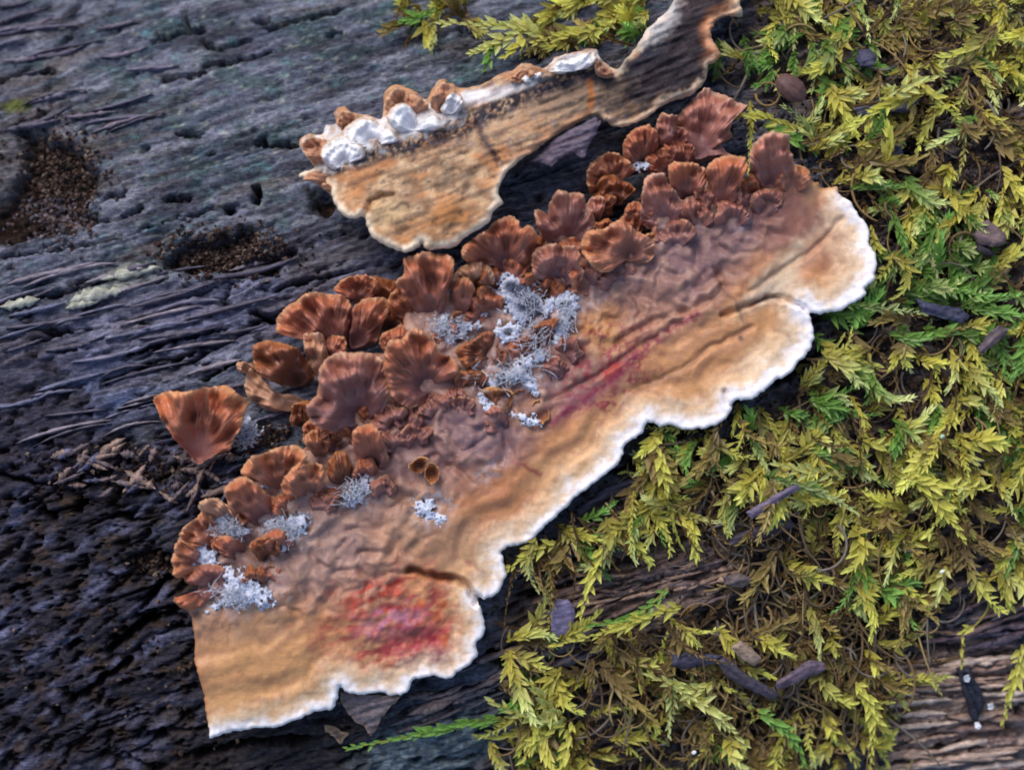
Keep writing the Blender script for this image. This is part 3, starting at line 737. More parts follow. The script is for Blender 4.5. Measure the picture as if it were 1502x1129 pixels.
    C = mix(C, c3, edge * (0.75 + 0.25 * rib2))
    if pal == 'white':
        C = mix(C, lin((200, 160, 128)), sst(0.86, 0.98, Sg) * far * 0.45)
    V1 = np.stack([X, Y, Z], -1)
    Vb = V1[::-1].copy()
    Vb[..., 2] -= thick * (0.6 + 0.8 * (1 - Sg[::-1]))
    V = np.concatenate([V1, Vb], 0).reshape(-1, 3); CC = np.concatenate([C, C[::-1] * 0.9], 0).reshape(-1, 3)
    F = grid_faces(2 * S, T, wrap=True)
    # orient up
    a_ = 0.5 * np.sum(X[-1] * np.roll(Y[-1], -1) - np.roll(X[-1], -1) * Y[-1])
    if a_ < 0: F = F[:, ::-1]
    V = rebase(V, parent) if parent else V
    me = mk_mesh(name, V, F, CC)
    return link(name, me, mat or M_FUN, parent)

LOBES = [
 # back row first; outline, base, palette, rise
 ([(488,425),(503,410),(518,404),(532,403),(545,406),(554,411),(559,423),(545,437),(520,445),(505,436)],(530,440),'brown',dict(rise=.45,k=9,ruf=.07)),
 ([(515,448),(506,435),(495,431),(483,431),(464,428),(450,431),(438,438),(424,446),(415,455),(406,465),(404,474),(407,489),(427,492),(450,495),(472,500),(490,516),(510,500),(515,470)],(490,508),'brown',dict(rise=.62,k=14,ruf=.09,dome=.14)),
 ([(516,455),(524,443),(537,437),(552,436),(566,437),(569,455),(560,476),(549,502),(529,510),(508,512),(506,480)],(518,506),'brown',dict(rise=.7,k=8,ruf=.06,dome=.16)),
 ([(444,490),(458,488),(472,490),(477,508),(481,527),(474,545),(462,552),(449,539),(446,515)],(468,552),'tan',dict(rise=.55,k=5)),
 ([(373,533),(371,520),(373,508),(384,501),(396,499),(410,502),(424,506),(438,512),(444,525),(458,545),(456,558),(441,567),(415,567),(396,559),(380,548)],(436,562),'dark',dict(rise=.7,dome=.2,k=6,ruf=.09)),
 ([(345,536),(350,531),(359,530),(372,535),(376,546),(362,547),(352,545)],(374,546),'tan',dict(rise=.25,k=3,ruf=.02)),
 ([(358,545),(364,539),(371,546),(372,560),(398,576),(432,580),(445,592),(432,606),(398,604),(376,596),(360,582),(355,566)],(430,600),'tan',dict(rise=.35,k=4,ruf=.05)),
 ([(478,527),(490,520),(506,516),(520,518),(534,516),(548,520),(560,527),(563,542),(566,556),(568,578),(557,607),(526,629),(498,635),(472,629),(458,620),(452,610),(452,597),(458,587),(466,572),(469,555),(472,540)],(524,614),'violet',dict(rise=.85,dome=.22,k=9,ruf=.08)),
 ([(591,381),(599,376),(609,376),(622,371),(639,371),(652,373),(663,378),(667,388),(664,405),(658,425),(656,445),(642,469),(621,472),(600,457),(588,436),(579,420),(583,410),(592,400)],(630,468),'brown',dict(rise=.95,dome=.16,k=9,ruf=.09)),
 ([(567,451),(570,436),(580,424),(590,420),(598,440),(612,460),(614,480),(600,478),(583,470)],(612,478),'dark',dict(rise=.5,k=5)),
 ([(663,411),(668,400),(678,390),(690,386),(703,384),(714,387),(722,396),(726,410),(720,424),(704,424),(690,412),(678,412)],(706,424),'tan',dict(rise=.7,dome=.16,k=5,ruf=.04)),
 ([(664,414),(675,408),(687,408),(697,424),(695,440),(688,452),(678,464),(668,466),(662,450)],(674,466),'brown',dict(rise=.7,dome=.16,k=4,ruf=.05)),
 ([(700,425),(715,418),(722,432),(715,455),(700,468),(690,458)],(696,468),'dark',dict(rise=.4,k=4)),
 ([(677,375),(680,364),(688,354),(700,347),(712,340),(724,326),(739,318),(752,318),(760,325),(765,336),(776,331),(786,340),(788,356),(780,378),(765,388),(748,394),(727,395),(712,388),(698,386),(684,384)],(742,390),'brown',dict(rise=.8,dome=.16,k=8,ruf=.11)),
 ([(784,312),(788,305),(796,306),(803,312),(806,298),(814,284),(824,281),(835,284),(846,281),(857,287),(861,300),(871,312),(874,334),(862,350),(845,360),(820,362),(803,352),(790,338)],(836,356),'violet',dict(rise=.8,dome=.12,k=9,ruf=.12)),
 ([(860,300),(868,290),(880,287),(888,295),(885,312),(878,330),(868,334),(862,318)],(873,332),'pink',dict(rise=.6,k=4)),
 ([(781,376),(784,367),(793,361),(811,358),(828,360),(844,362),(850,372),(849,386),(857,400),(848,414),(832,420),(817,423),(800,418),(786,408),(780,392)],(822,416),'violet',dict(rise=.75,dome=.16,k=6,ruf=.07)),
 ([(852,362),(854,348),(864,339),(876,337),(887,335),(898,327),(911,323),(922,328),(932,336),(944,343),(956,352),(962,366),(955,381),(934,387),(907,386),(897,396),(887,400),(875,397),(864,386),(856,376)],(926,374),'orange',dict(rise=.55,dome=.30,k=5,ruf=.12,zo=.1)),
 ([(942,352),(948,344),(958,341),(970,343),(982,350),(988,358),(984,368),(972,372),(958,370),(947,364)],(966,358),'cup',dict(rise=.22,dome=-.12,k=4,ruf=.02)),
 ([(860,258),(862,246),(870,236),(880,228),(890,224),(902,223),(914,228),(928,240),(934,250),(915,252),(900,252),(890,262),(892,276),(880,282),(868,282),(862,270)],(905,268),'orange',dict(rise=.55,dome=-.05,k=8,ruf=.09)),
 ([(914,215),(918,202),(926,192),(938,187),(950,184),(960,190),(968,202),(970,218),(974,234),(965,246),(950,250),(932,246),(918,234)],(948,240),'brown',dict(rise=.6,dome=.14,k=6,ruf=.08)),
 ([(962,190),(964,176),(971,166),(982,170),(995,171),(992,190),(988,208),(984,224),(972,228),(966,210)],(978,224),'violet',dict(rise=.65,dome=.1,k=4)),
 ([(988,178),(998,164),(1010,150),(1022,140),(1035,129),(1048,132),(1062,137),(1076,146),(1090,152),(1097,155),(1085,162),(1079,170),(1072,187),(1076,200),(1060,210),(1074,226),(1056,226),(1035,234),(1008,234),(988,231),(985,215),(990,196)],(1026,226),'pink',dict(rise=.5,dome=.12,k=6,ruf=.07)),
 ([(978,250),(986,240),(1000,240),(1015,238),(1028,244),(1037,246),(1038,262),(1034,278),(1028,290),(1010,304),(996,294),(986,276)],(1012,300),'brown',dict(rise=.75,dome=.16,k=6,ruf=.08)),
 ([(941,285),(944,268),(950,258),(962,255),(975,256),(984,270),(996,285),(1006,302),(1002,318),(984,330),(968,336),(950,330),(940,318),(942,300)],(980,328),'pink',dict(rise=.75,dome=.16,k=5,ruf=.09)),
 ([(1036,250),(1042,238),(1055,230),(1070,227),(1084,228),(1094,234),(1096,248),(1088,262),(1090,285),(1080,300),(1062,310),(1040,320),(1028,316),(1026,298),(1036,280),(1042,265)],(1058,306),'brown',dict(rise=.8,dome=.18,k=6,ruf=.10)),
 ([(1084,272),(1094,260),(1104,254),(1114,262),(1121,276),(1117,292),(1102,294),(1088,290)],(1110,290),'dark',dict(rise=.4,k=4)),
 ([(1101,234),(1103,218),(1110,206),(1120,198),(1134,196),(1146,199),(1156,200),(1159,214),(1162,230),(1168,246),(1158,262),(1140,276),(1128,280),(1114,270),(1104,252)],(1136,268),'pink',dict(rise=.9,dome=.18,k=6,ruf=.08)),
 ([(564,525),(567,511),(575,500),(590,498),(598,488),(610,482),(622,486),(634,494),(640,508),(650,520),(663,524),(672,538),(668,552),(654,558),(640,564),(632,580),(616,592),(600,598),(586,592),(574,580),(568,562),(562,542)],(622,566),'brown',dict(rise=.75,dome=.2,k=8,ruf=.12)),
 ([(568,500),(580,495),(592,494),(604,496),(600,505),(584,507),(571,506)],(590,504),'orange',dict(rise=.2,k=3,ruf=.02,zo=.45)),
 ([(664,558),(669,547),(678,542),(687,547),(687,558),(680,568),(670,578),(665,570)],(671,574),'orange',dict(rise=.35,k=3,ruf=.03,dome=.12)),
 ([(572,586),(590,592),(612,596),(628,592),(628,604),(616,612),(596,612),(580,602)],(606,608),'violet',dict(rise=.3,k=4)),
 ([(668,512),(680,503),(694,498),(709,487),(722,486),(734,493),(742,508),(742,524),(733,536),(718,530),(706,532),(692,542),(680,536),(672,524)],(718,520),'dark',dict(rise=.45,dome=.14,k=6,ruf=.08)),
 ([(764,496),(774,484),(790,475),(806,468),(818,466),(816,482),(811,494),(798,514),(784,518),(770,512)],(794,508),'dark',dict(rise=.45,dome=.1,k=5)),
 ([(770,404),(780,400),(788,412),(796,428),(800,440),(790,446),(780,432),(772,418)],(792,440),'dark',dict(rise=.4,k=3)),
 ([(705,576),(712,568),(724,567),(738,570),(750,573),(752,586),(745,600),(732,604),(718,592),(708,586)],(738,598),'cup',dict(rise=.35,k=5,ruf=.05)),
 ([(750,580),(758,572),(770,570),(780,576),(782,590),(776,602),(762,606),(752,598)],(766,590),'orange',dict(rise=.25,dome=-.1,k=3,ruf=.02)),
 ([(780,592),(788,586),(798,590),(806,602),(806,614),(794,622),(783,612),(778,602)],(793,605),'cup',dict(rise=.35,dome=-.12,k=4,ruf=.03)),
 ([(598,684),(606,675),(616,670),(627,672),(624,684),(616,694),(606,694)],(615,684),'cup',dict(zo=.18,rise=.35,dome=-.12,k=3,ruf=.02)),
 ([(622,692),(628,680),(636,678),(643,688),(643,702),(634,712),(625,704)],(633,696),'cup',dict(zo=.18,rise=.35,dome=-.10,k=3,ruf=.02)),
 ([(740,548),(752,540),(766,545),(768,556),(754,562),(742,558)],(755,552),'cup',dict(rise=.2,dome=-.05,k=3,ruf=.02)),
 ([(447,643),(453,633),(463,630),(474,633),(482,640),(484,655),(480,670),(472,680),(460,676),(452,660)],(470,678),'orange',dict(rise=.6,dome=.12,k=5,ruf=.07)),
 ([(478,690),(484,672),(494,662),(506,664),(514,680),(518,700),(518,716),(505,724),(490,718)],(506,718),'dark',dict(rise=.55,dome=.14,k=4)),
 ([(517,640),(522,629),(532,623),(545,622),(555,628),(562,642),(565,660),(568,676),(560,690),(545,694),(530,690),(521,678),(518,658)],(545,684),'brown',dict(rise=.8,dome=.22,k=4,ruf=.05)),
 ([(356,690),(362,676),(373,668),(388,664),(403,657),(418,654),(433,653),(446,660),(452,670),(444,682),(430,692),(418,706),(405,726),(392,716),(380,700),(364,702)],(408,722),'orange',dict(rise=.75,dome=.14,k=9,ruf=.12)),
 ([(411,716),(416,702),(424,692),(434,682),(446,676),(460,678),(474,683),(477,696),(474,710),(466,724),(456,733),(440,728),(424,728)],(454,728),'orange',dict(rise=.65,dome=.2,k=5,ruf=.1)),
 ([(331,722),(334,710),(342,704),(356,698),(370,702),(384,714),(396,730),(404,745),(398,760),(382,778),(364,772),(350,758),(338,744)],(384,770),'brown',dict(rise=.75,dome=.22,k=5,ruf=.08)),
 ([(296,748),(297,736),(306,730),(320,731),(334,742),(348,756),(364,774),(352,782),(330,772),(310,762)],(356,782),'tan',dict(rise=.6,dome=.08,k=7,ruf=.08)),
 ([(262,790),(266,778),(276,768),(288,758),(298,748),(310,758),(316,772),(310,790),(290,800),(272,802)],(318,800),'orange',dict(rise=.6,dome=.04,k=9,ruf=.09)),
 ([(262,846),(255,834),(254,820),(258,806),(264,792),(276,794),(286,808),(290,828),(284,842),(272,848)],(306,824),'orange',dict(rise=.55,dome=.04,k=9,ruf=.09)),
 ([(270,850),(280,836),(296,828),(312,827),(326,834),(332,850),(330,866),(318,882),(300,892),(280,898),(262,890),(252,878),(268,879),(284,880),(296,872),(300,862),(290,856),(278,858)],(314,858),'brown',dict(rise=.35,dome=.25,k=4,ruf=.04,curl=.2)),
 ([(313,796),(320,787),(334,784),(348,792),(358,806),(354,820),(340,824),(326,816),(316,806)],(350,816),'brown',dict(rise=.5,dome=.15,k=4)),
 ([(368,796),(380,788),(394,785),(408,792),(410,806),(406,818),(392,830),(378,826),(370,812)],(390,822),'dark',dict(rise=.55,dome=.12,k=4)),
 ([(388,834),(396,828),(405,836),(402,846),(392,846)],(397,840),'cup',dict(rise=.2,dome=-.05,k=3,ruf=.02)),
]
for i, (pts, base, pal, kw) in enumerate(LOBES):
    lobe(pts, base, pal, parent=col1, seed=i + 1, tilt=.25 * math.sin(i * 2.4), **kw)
# small lobes crowded between and behind the big ones
FILL = [(560,440,30,14,'dark'),(576,470,26,-20,'dark'),(585,505,26,10,'brown'),(480,515,26,0,'brown'),(445,612,26,-10,'dark'),(463,640,22,0,'brown'),(575,620,30,20,'violet'),(600,625,26,0,'violet'),(548,620,22,0,'dark'),
 (655,500,22,10,'brown'),(690,480,26,0,'brown'),(712,455,30,-10,'brown'),(725,420,26,0,'dark'),(748,405,30,10,'brown'),(780,372,26,0,'dark'),(800,432,26,0,'dark'),(850,410,36,20,'violet'),(870,415,30,0,'brown'),(905,405,34,10,'violet'),
 (845,372,24,0,'brown'),(880,350,24,0,'dark'),(925,345,26,0,'brown'),(935,318,24,0,'brown'),(962,290,24,0,'dark'),(905,285,26,0,'dark'),(880,305,22,0,'dark'),(975,240,26,10,'brown'),(1000,228,26,0,'brown'),(985,205,22,0,'pink'),(1040,300,24,0,'pink'),
 (1095,300,26,10,'violet'),(1075,320,26,0,'violet'),(1020,325,28,0,'pink'),(990,350,30,0,'violet'),(1125,300,26,0,'violet'),(1165,268,26,-20,'orange'),(490,650,22,10,'brown'),(505,648,20,0,'dark'),(540,700,24,0,'brown'),(480,730,22,0,'brown'),(470,745,24,0,'violet'),(425,745,22,0,'brown'),
 (375,745,24,0,'brown'),(345,770,20,0,'orange'),(330,800,18,0,'brown'),(412,800,22,0,'brown'),(395,845,20,0,'brown'),(372,850,18,0,'dark'),(640,600,24,0,'violet'),(668,590,22,0,'violet'),(700,560,18,0,'dark'),(585,650,26,10,'violet'),(610,640,24,0,'violet'),
 (560,720,20,0,'violet'),(830,520,24,20,'violet'),(815,545,22,0,'violet'),(760,520,20,0,'brown'),(680,600,20,0,'violet'),(730,620,22,0,'violet')]
for i, (fx, fy, fr, fa, pal) in enumerate(FILL):
    rl = np.random.default_rng(900 + i); fr *= 1.22
    a0 = math.radians(100 + fa + rl.normal(0, 16)); n = 11
    pts = []
    for k in range(n):
        aa = a0 + math.radians(-150 + 300 * k / (n - 1))
        q = fr * rl.uniform(.72, 1.12) * (0.55 + 0.45 * math.cos((aa - a0) / 2) ** 2)
        pts.append((fx + q * 1.1 * math.cos(aa), fy - q * math.sin(aa)))
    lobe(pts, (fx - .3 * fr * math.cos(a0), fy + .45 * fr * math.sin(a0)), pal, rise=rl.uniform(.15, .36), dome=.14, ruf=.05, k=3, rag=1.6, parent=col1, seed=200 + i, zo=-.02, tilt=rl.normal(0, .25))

UL = [
 ([(444,216),(447,206),(453,202),(466,201),(478,204),(488,216),(486,234),(472,244),(458,240),(448,228)],(484,228),'tan',dict(rise=.25)),
 ([(474,212),(486,202),(500,196),(518,204),(532,216),(536,228),(520,238),(502,246),(486,250),(476,240),(470,226)],(504,240),'white',dict(rise=.22,dome=.2)),
 ([(496,192),(494,176),(500,164),(511,163),(520,171),(516,184),(506,194)],(510,190),'tan',dict(rise=.25)),
 ([(500,196),(510,182),(524,173),(542,174),(560,182),(574,192),(586,206),(570,214),(548,216),(526,220),(508,208)],(548,210),'white',dict(rise=.22,dome=.22)),
 ([(564,166),(565,150),(571,138),(584,131),(597,135),(611,141),(627,152),(624,166),(610,170),(596,166),(580,170)],(598,172),'tan',dict(rise=.4)),
 ([(566,172),(574,158),(586,150),(600,154),(610,166),(612,180),(626,178),(640,170),(650,178),(662,176),(650,188),(628,192),(600,194),(578,188)],(606,186),'white',dict(rise=.25,dome=.2,zo=.12)),
 ([(631,152),(634,140),(640,128),(650,121),(662,128),(675,137),(672,150),(660,162),(646,168),(636,164)],(656,162),'tan',dict(rise=.35)),
 ([(646,160),(652,146),(662,136),(674,138),(680,150),(672,162),(658,168)],(662,162),'white',dict(rise=.28,zo=.1)),
 ([(748,116),(756,106),(768,99),(780,102),(784,110),(770,118),(756,122)],(768,116),'tan',dict(rise=.2)),
 ([(764,116),(776,106),(790,105),(798,108),(788,116),(774,122)],(782,116),'white',dict(rise=.15)),
 ([(804,104),(812,92),(826,87),(842,84),(858,78),(872,76),(876,86),(868,96),(850,100),(830,104),(814,108)],(842,102),'white',dict(rise=.25,dome=.15)),
 ([(444,264),(450,255),(462,249),(476,252),(488,264),(484,276),(472,274),(458,266)],(484,266),'tan',dict(rise=.15)),
 ([(470,272),(480,268),(492,276),(496,292),(488,288),(478,280)],(492,278),'tan',dict(rise=.12)),
 ([(872,84),(884,90),(898,100),(902,108),(888,112),(874,104)],(888,104),'tan',dict(rise=.2)),
]
for i, (pts, base, pal, kw) in enumerate(UL):
    lobe(pts, base, pal, parent=col2, groove=.15, seed=i + 70, off=1.08, rag=2.2, mat=M_FUZZ, thick=.06, k=5, ruf=.05, curl=.06, name='lobe', **kw)

# the detached fan at the left
fan = empty('fan_fungus', (*px2w(290, 640), 0.0), 'single orange-brown fan-shaped lobe standing apart at the left end', 'fungus')
lobe([(224,590),(227,580),(236,575),(257,573),(272,575),(285,573),(300,569),(319,566),(332,566),(344,571),(352,578),(365,587),(362,600),(358,618),(352,632),(340,648),(336,660),(324,662),(312,668),(296,676),(284,682),(272,668),(257,649),(248,634),(240,621),(232,604)],
     (283,672), 'fan', rise=.85, dome=.12, ruf=.26, k=9, off=.35, parent=fan, seed=40, groove=.3, name='cap', curl=.08)

# ------------------------------------------------------------------ white mycelium
def myc(pts, root, off=None, seed=0, zo=0.10, pal=((158, 166, 190), (214, 220, 238)), dark=None):
    P = catmull(np.array(pts, float), 4)
    c0 = P.mean(0)
    x0, y0 = P.min(0) - 6; x1, y1 = P.max(0) + 6
    st = 1.1
    GX, GY = np.meshgrid(np.arange(x0, x1, st), np.arange(y0, y1, st))
    s = sdist(GX, GY, P) + 13 * fbm(GX / 11, GY / 11, 150 + seed, 5, 0.7)
    m, n = GX.shape
    if off is None: off = surf_off(*c0)
    fib = 1 - np.abs(fbm(GX / 8, GY / 8, 151 + seed, 4, 0.6)) * 2.6
    z = off + zo + 0.05 * sst(-2, 12, s) + 0.02 * fib + .05 * fbm(GX / 14, GY / 14, 153 + seed, 3) - 0.12 * (1 - sst(-9, 3, s))
    X, Y = px2w(GX, GY, float(off) + .2)
    Z = macro(X, Y) + z
    C = mix(lin(pal[0]) + 0 * GX[..., None], lin(pal[1]), sst(-0.1, 0.55, fib + 0.3 * fbm(GX / 5, GY / 5, 152, 2)))
    if dark:
        for dx, dy, dr in dark:
            C = mix(C, lin((52, 60, 84)), 0.9 * blob(GX, GY, dx, dy, dr, dr * .8, seed=4, sc_=14))
    F = grid_faces(m, n)
    web = 1 - np.abs(fbm(GX / 13, GY / 13, 154 + seed, 3, 0.55)) * 5
    dens = np.where((s > -9) & (web + 0.13 * s > -0.25 + 0.12 * fbm(GX / 5, GY / 5, 155, 2)), 1, -1)
    keep = (dens.ravel()[F] > 0).all(1)
    F = F[keep][:, ::-1]
    used = np.unique(F); rm = -np.ones(m * n, int); rm[used] = np.arange(len(used)); F = rm[F]
    V = np.stack([X, Y, Z], -1).reshape(-1, 3)[used]; C = C.reshape(-1, 3)[used]
    o = link('mycelium_patch', mk_mesh('mycelium_patch', rebase(V, root), F, C), M_MYC, root)
    return o
MYC = [([(633,472),(650,462),(668,468),(690,470),(709,465),(706,478),(690,486),(680,497),(660,506),(642,500),(632,488)],[(668,478,14)]),
 ([(728,410),(742,402),(760,404),(776,416),(786,430),(800,438),(814,434),(812,456),(800,464),(786,468),(770,478),(754,468),(742,452),(734,436)],[(760,426,14),(775,450,20),(748,420,10)]),
 ([(812,440),(824,432),(840,434),(846,446),(842,462),(836,478),(828,500),(818,508),(812,494),(818,472),(826,458)],[(833,444,5)]),
 ([(690,548),(706,548),(722,552),(745,546),(760,530),(776,520),(800,518),(792,530),(778,540),(784,560),(792,578),(784,580),(772,562),(752,560),(730,566),(706,560)],[(735,556,8)]),
 ([(726,480),(745,472),(760,476),(765,490),(752,500),(735,500)],[(745,486,7)]),
 ([(628,412),(640,404),(652,408),(660,420),(655,432),(642,428),(632,420)],[(652,424,6)]),
 ([(500,728),(512,722),(524,706),(536,696),(546,706),(540,722),(530,734),(515,742),(504,738)],[(508,732,7)]),
 ([(372,704),(384,694),(396,702),(398,712),(388,716)],[]),
 ([(386,772),(402,760),(420,754),(440,756),(452,764),(444,782),(428,788),(420,808),(410,806),(408,790),(394,784)],[(430,752,8)]),
 ([(312,756),(324,744),(338,752),(350,768),(364,780),(352,790),(336,788),(318,782)],[]),
 ([(280,796),(290,790),(302,800),(314,812),(318,826),(300,832),(282,832),(276,816)],[]),
 ([(326,842),(340,834),(356,840),(374,850),(388,864),(404,884),(388,890),(366,888),(344,888),(326,890),(308,900),(296,900),(312,886),(326,872),(332,858)],[]),
 ([(606,742),(618,730),(634,736),(640,750),(658,758),(646,772),(630,768),(616,760)],[]),
 ([(708,580),(716,590),(730,604),(722,608),(708,596)],[]),
 ([(752,606),(770,606),(790,618),(786,626),(766,618)],[]),
 ([(930,240),(938,236),(952,240),(950,248),(936,250)],[]),
]
for i, (p, dk) in enumerate(MYC):
    myc(p, col1, seed=i * 3, dark=dk, zo=0.13 if i not in (12,) else 0.03)
myc([(346,618),(356,612),(370,618),(380,632),(374,646),(360,654),(348,648),(342,632)], col1, off=.3, seed=77, dark=[(352,640,12),(366,644,8)])
# frayed threads between the patches
def tube_path(P, r, k=5, taper=0.4):
    P = np.asarray(P, float); n = len(P)
    T = np.gradient(P, axis=0); T /= np.linalg.norm(T, axis=1)[:, None] + 1e-9
    up = np.array([0.13, 0.07, 1.0]); A = np.cross(T, up); A /= np.linalg.norm(A, axis=1)[:, None] + 1e-9
    B = np.cross(T, A)
    rr = np.asarray(r) * (1 - (1 - taper) * np.linspace(0, 1, n)) if np.ndim(r) == 0 else np.asarray(r)
    a = np.linspace(0, 2 * np.pi, k, endpoint=False)
    V = P[:, None, :] + rr[:, None, None] * (np.cos(a)[None, :, None] * A[:, None, :] + np.sin(a)[None, :, None] * B[:, None, :])
    F = grid_faces(n, k, wrap=True)
    V = V.reshape(-1, 3)
    caps_ = []
    V = np.vstack([V, P[:1], P[-1:]]); nv = n * k
    j = np.arange(k)
    c1 = np.stack([np.full(k, nv), (j + 1) % k, j], 1); c2 = np.stack([np.full(k, nv + 1), (n - 1) * k + j, (n - 1) * k + (j + 1) % k], 1)
    return V, F, np.vstack([c1, c2])

class Bag:
    def __init__(s): s.V = []; s.Q = []; s.T = []; s.C = []; s.n = 0
    def add(s, V, Q=None, T=None, c=(0.5, 0.5, 0.5)):
        V = np.asarray(V, float)
        if Q is not None and len(Q): s.Q.append(np.asarray(Q) + s.n)
        if T is not None and len(T): s.T.append(np.asarray(T) + s.n)
        c = np.asarray(c, float); s.C.append(np.tile(c, (len(V), 1)) if c.ndim == 1 else c)
        s.V.append(V); s.n += len(V)
    def mesh(s, name, root=None, smooth=True):
        V = np.vstack(s.V)
        if root is not None: V = rebase(V, root)
        F = []
        if s.Q: F.append(np.vstack(s.Q))
        if s.T: F.append(np.vstack(s.T))
        return mk_mesh(name, V, F, np.vstack(s.C), smooth)

bag = Bag()
for i in range(620):
    zone = [(655,482,30,14),(770,440,36,30),(828,470,14,30),(745,550,50,18),(520,720,20,16),(420,775,26,20),(345,868,40,18),(335,770,24,18),(360,632,16,16),(785,500,30,26)][i % 10]
    cx, cy = zone[0] + random.gauss(0, .5) * zone[2], zone[1] + random.gauss(0, .5) * zone[3]
    a = random.uniform(0, 2 * math.pi); L = random.uniform(8, 30); cv = random.uniform(-.08, .08)
    off = surf_off(cx, cy)
    pts = []
    for k in range(7):
        px = cx + math.cos(a + cv * k) * L * (k / 6 - .5); py = cy + math.sin(a + cv * k) * L * (k / 6 - .5)
        x, y = px2w(px, py, .5); pts.append((x, y, float(macro(x, y)) + off + 0.26 + .05 * math.sin(k * 1.7 + i)))
    V, Q, T = tube_path(pts, random.uniform(.004, .009), 4)
    bag.add(V, Q, T, lin((208, 212, 228)) * random.uniform(.7, 1))
o = link('mycelium_threads', bag.mesh('mycelium_threads', col1), M_MYC, col1); tag(o, kind='stuff')

# ------------------------------------------------------------------ chips, splinters, crumbs
def plate(pts, off, thick=0.08, col=(90, 80, 90), name='bark_flake', mat=None, root=None, tilt=(0, 0), rough=0.03, seed=0, step=2.6, ang=17, edgec=None):
    """broken flake of bark or wood with real thickness, traced outline; tilt in cm per 100 px"""
    P0 = np.array(pts, float); P = np.concatenate([P0 + (np.roll(P0, -1, 0) - P0) * q for q in (0, .2, .4, .6, .8)], 1).reshape(-1, 2)
    P = P + 3.4 * np.stack([fbm(P[:, 0] / 8, P[:, 1] / 8, seed + 9, 3, .7), fbm(P[:, 0] / 8, P[:, 1] / 8, seed + 19, 3, .7)], 1)
    c0 = P.mean(0)
    if c0[0] > 900 and root is None: off = off - .13
    x0, y0 = P.min(0) - 2 * step; x1, y1 = P.max(0) + 2 * step
    GX, GY = np.meshgrid(np.arange(x0, x1, step), np.arange(y0, y1, step))
    d, qx, qy = seg_dist(GX, GY, P); ins = inside(GX, GY, P)
    m, n = GX.shape; fc = grid_faces(m, n); fc = fc[ins.ravel()[fc].any(1)]
    used = np.unique(fc); rm = -np.ones(m * n, int); rm[used] = np.arange(len(used)); fc = rm[fc]
    PX = np.where(ins, GX, qx).ravel()[used]; PY = np.where(ins, GY, qy).ravel()[used]; dd = np.where(ins, d, 0).ravel()[used]
    a = math.radians(ang); u = PX * math.cos(a) - PY * math.sin(a); v = PX * math.sin(a) + PY * math.cos(a)
    gr = fbm(u / 40, v / 6, 160 + seed, 4, .6)
    cx, cy = px2w(c0[0], c0[1], off); kx = (H - macro(cx, cy) - off) / H
    X = (PX - 751) / 100 * kx; Y = (564.5 - PY) / 100 * kx
    Z = macro(X, Y) + off + tilt[0] * (PX - c0[0]) / 100 + tilt[1] * (PY - c0[1]) / 100 + rough * gr * 2.6 - thick * .4 * (1 - sst(0, 5, dd))
    C = lin(col)[None, :] * (1 + .55 * gr + .2 * fbm(PX / 8, PY / 8, 161, 3))[:, None]
    if edgec is not None: C = mix(C, lin(edgec), (1 - sst(0, 5, dd)) * .8)
    nV = len(X); top = fc[:, ::-1]; bot = fc + nV
    e = np.concatenate([fc[:, [0, 1]], fc[:, [1, 2]], fc[:, [2, 3]], fc[:, [3, 0]]])
    _, inv, cnt = np.unique(np.sort(e, 1), axis=0, return_inverse=True, return_counts=True)
    be = e[cnt[inv.ravel()] == 1]; side = np.stack([be[:, 0], be[:, 1], be[:, 1] + nV, be[:, 0] + nV], 1)
    Vt = np.stack([X, Y, Z], 1); Vb = Vt.copy(); Vb[:, 2] -= thick
    V = np.vstack([Vt, Vb])
    if root is not None:
        V = rebase(V, root)
        return link(name, mk_mesh(name, V, [top, bot, side], np.vstack([C, C * .9])), mat or M_CHIP, root)
    loc = np.array([V[:, 0].mean(), V[:, 1].mean(), V[:, 2].min()])
    o = link(name, mk_mesh(name, V - loc, [top, bot, side], np.vstack([C, C * .9])), mat or M_CHIP)
    o.location = loc
    return o

tag(plate([(776,237),(792,222),(825,195),(850,184),(871,172),(882,178),(874,196),(864,213),(857,232),(840,226),(829,228),(818,236),(807,244),(796,238)], 1.0, .1, (92, 80, 96), seed=1, tilt=(.1, -.2)),
    'violet-grey bark flake wedged under the older bracket fungus', 'bark flake')
tag(plate([(498,1012),(515,1016),(545,1018),(590,1019),(575,1034),(560,1050),(552,1070),(544,1082),(532,1066),(520,1060),(508,1044),(500,1030)], .32, .06, (104, 94, 100), seed=2, tilt=(.2, -.1), edgec=(140, 120, 104)),
    'grey-brown papery flake sticking out below the notch in the white rim', 'bark flake')
tag(plate([(476,1062),(490,1066),(500,1072),(512,1076),(504,1084),(498,1092),(490,1080),(478,1072)], .2, .05, (96, 76, 66), seed=3, edgec=(150, 128, 104)),
    'small brown flake with pale edge near the bottom left of the rim notch', 'bark flake')
tag(plate([(812,884),(820,878),(832,878),(841,888),(843,905),(839,922),(830,932),(818,934),(809,925),(807,905)], .34, .06, (112, 104, 134), seed=4, rough=.008, step=2),
    'smooth oval violet-grey bud scale lying below the white rim', 'bud scale')
tag(plate([(888,715),(930,700),(965,694),(968,704),(930,714),(890,732),(850,756),(846,748)], .2, .1, (70, 66, 82), seed=5), 'dark stick of bark half hidden beneath the white rim at right', 'bark flake')
tag(plate([(1252,160),(1280,146),(1320,134),(1352,132),(1350,148),(1332,164),(1290,166),(1260,172)], .42, .1, (76, 74, 92), seed=6, tilt=(0, .1)), 'dark slate-blue bark slab among moss, upper right', 'bark flake')
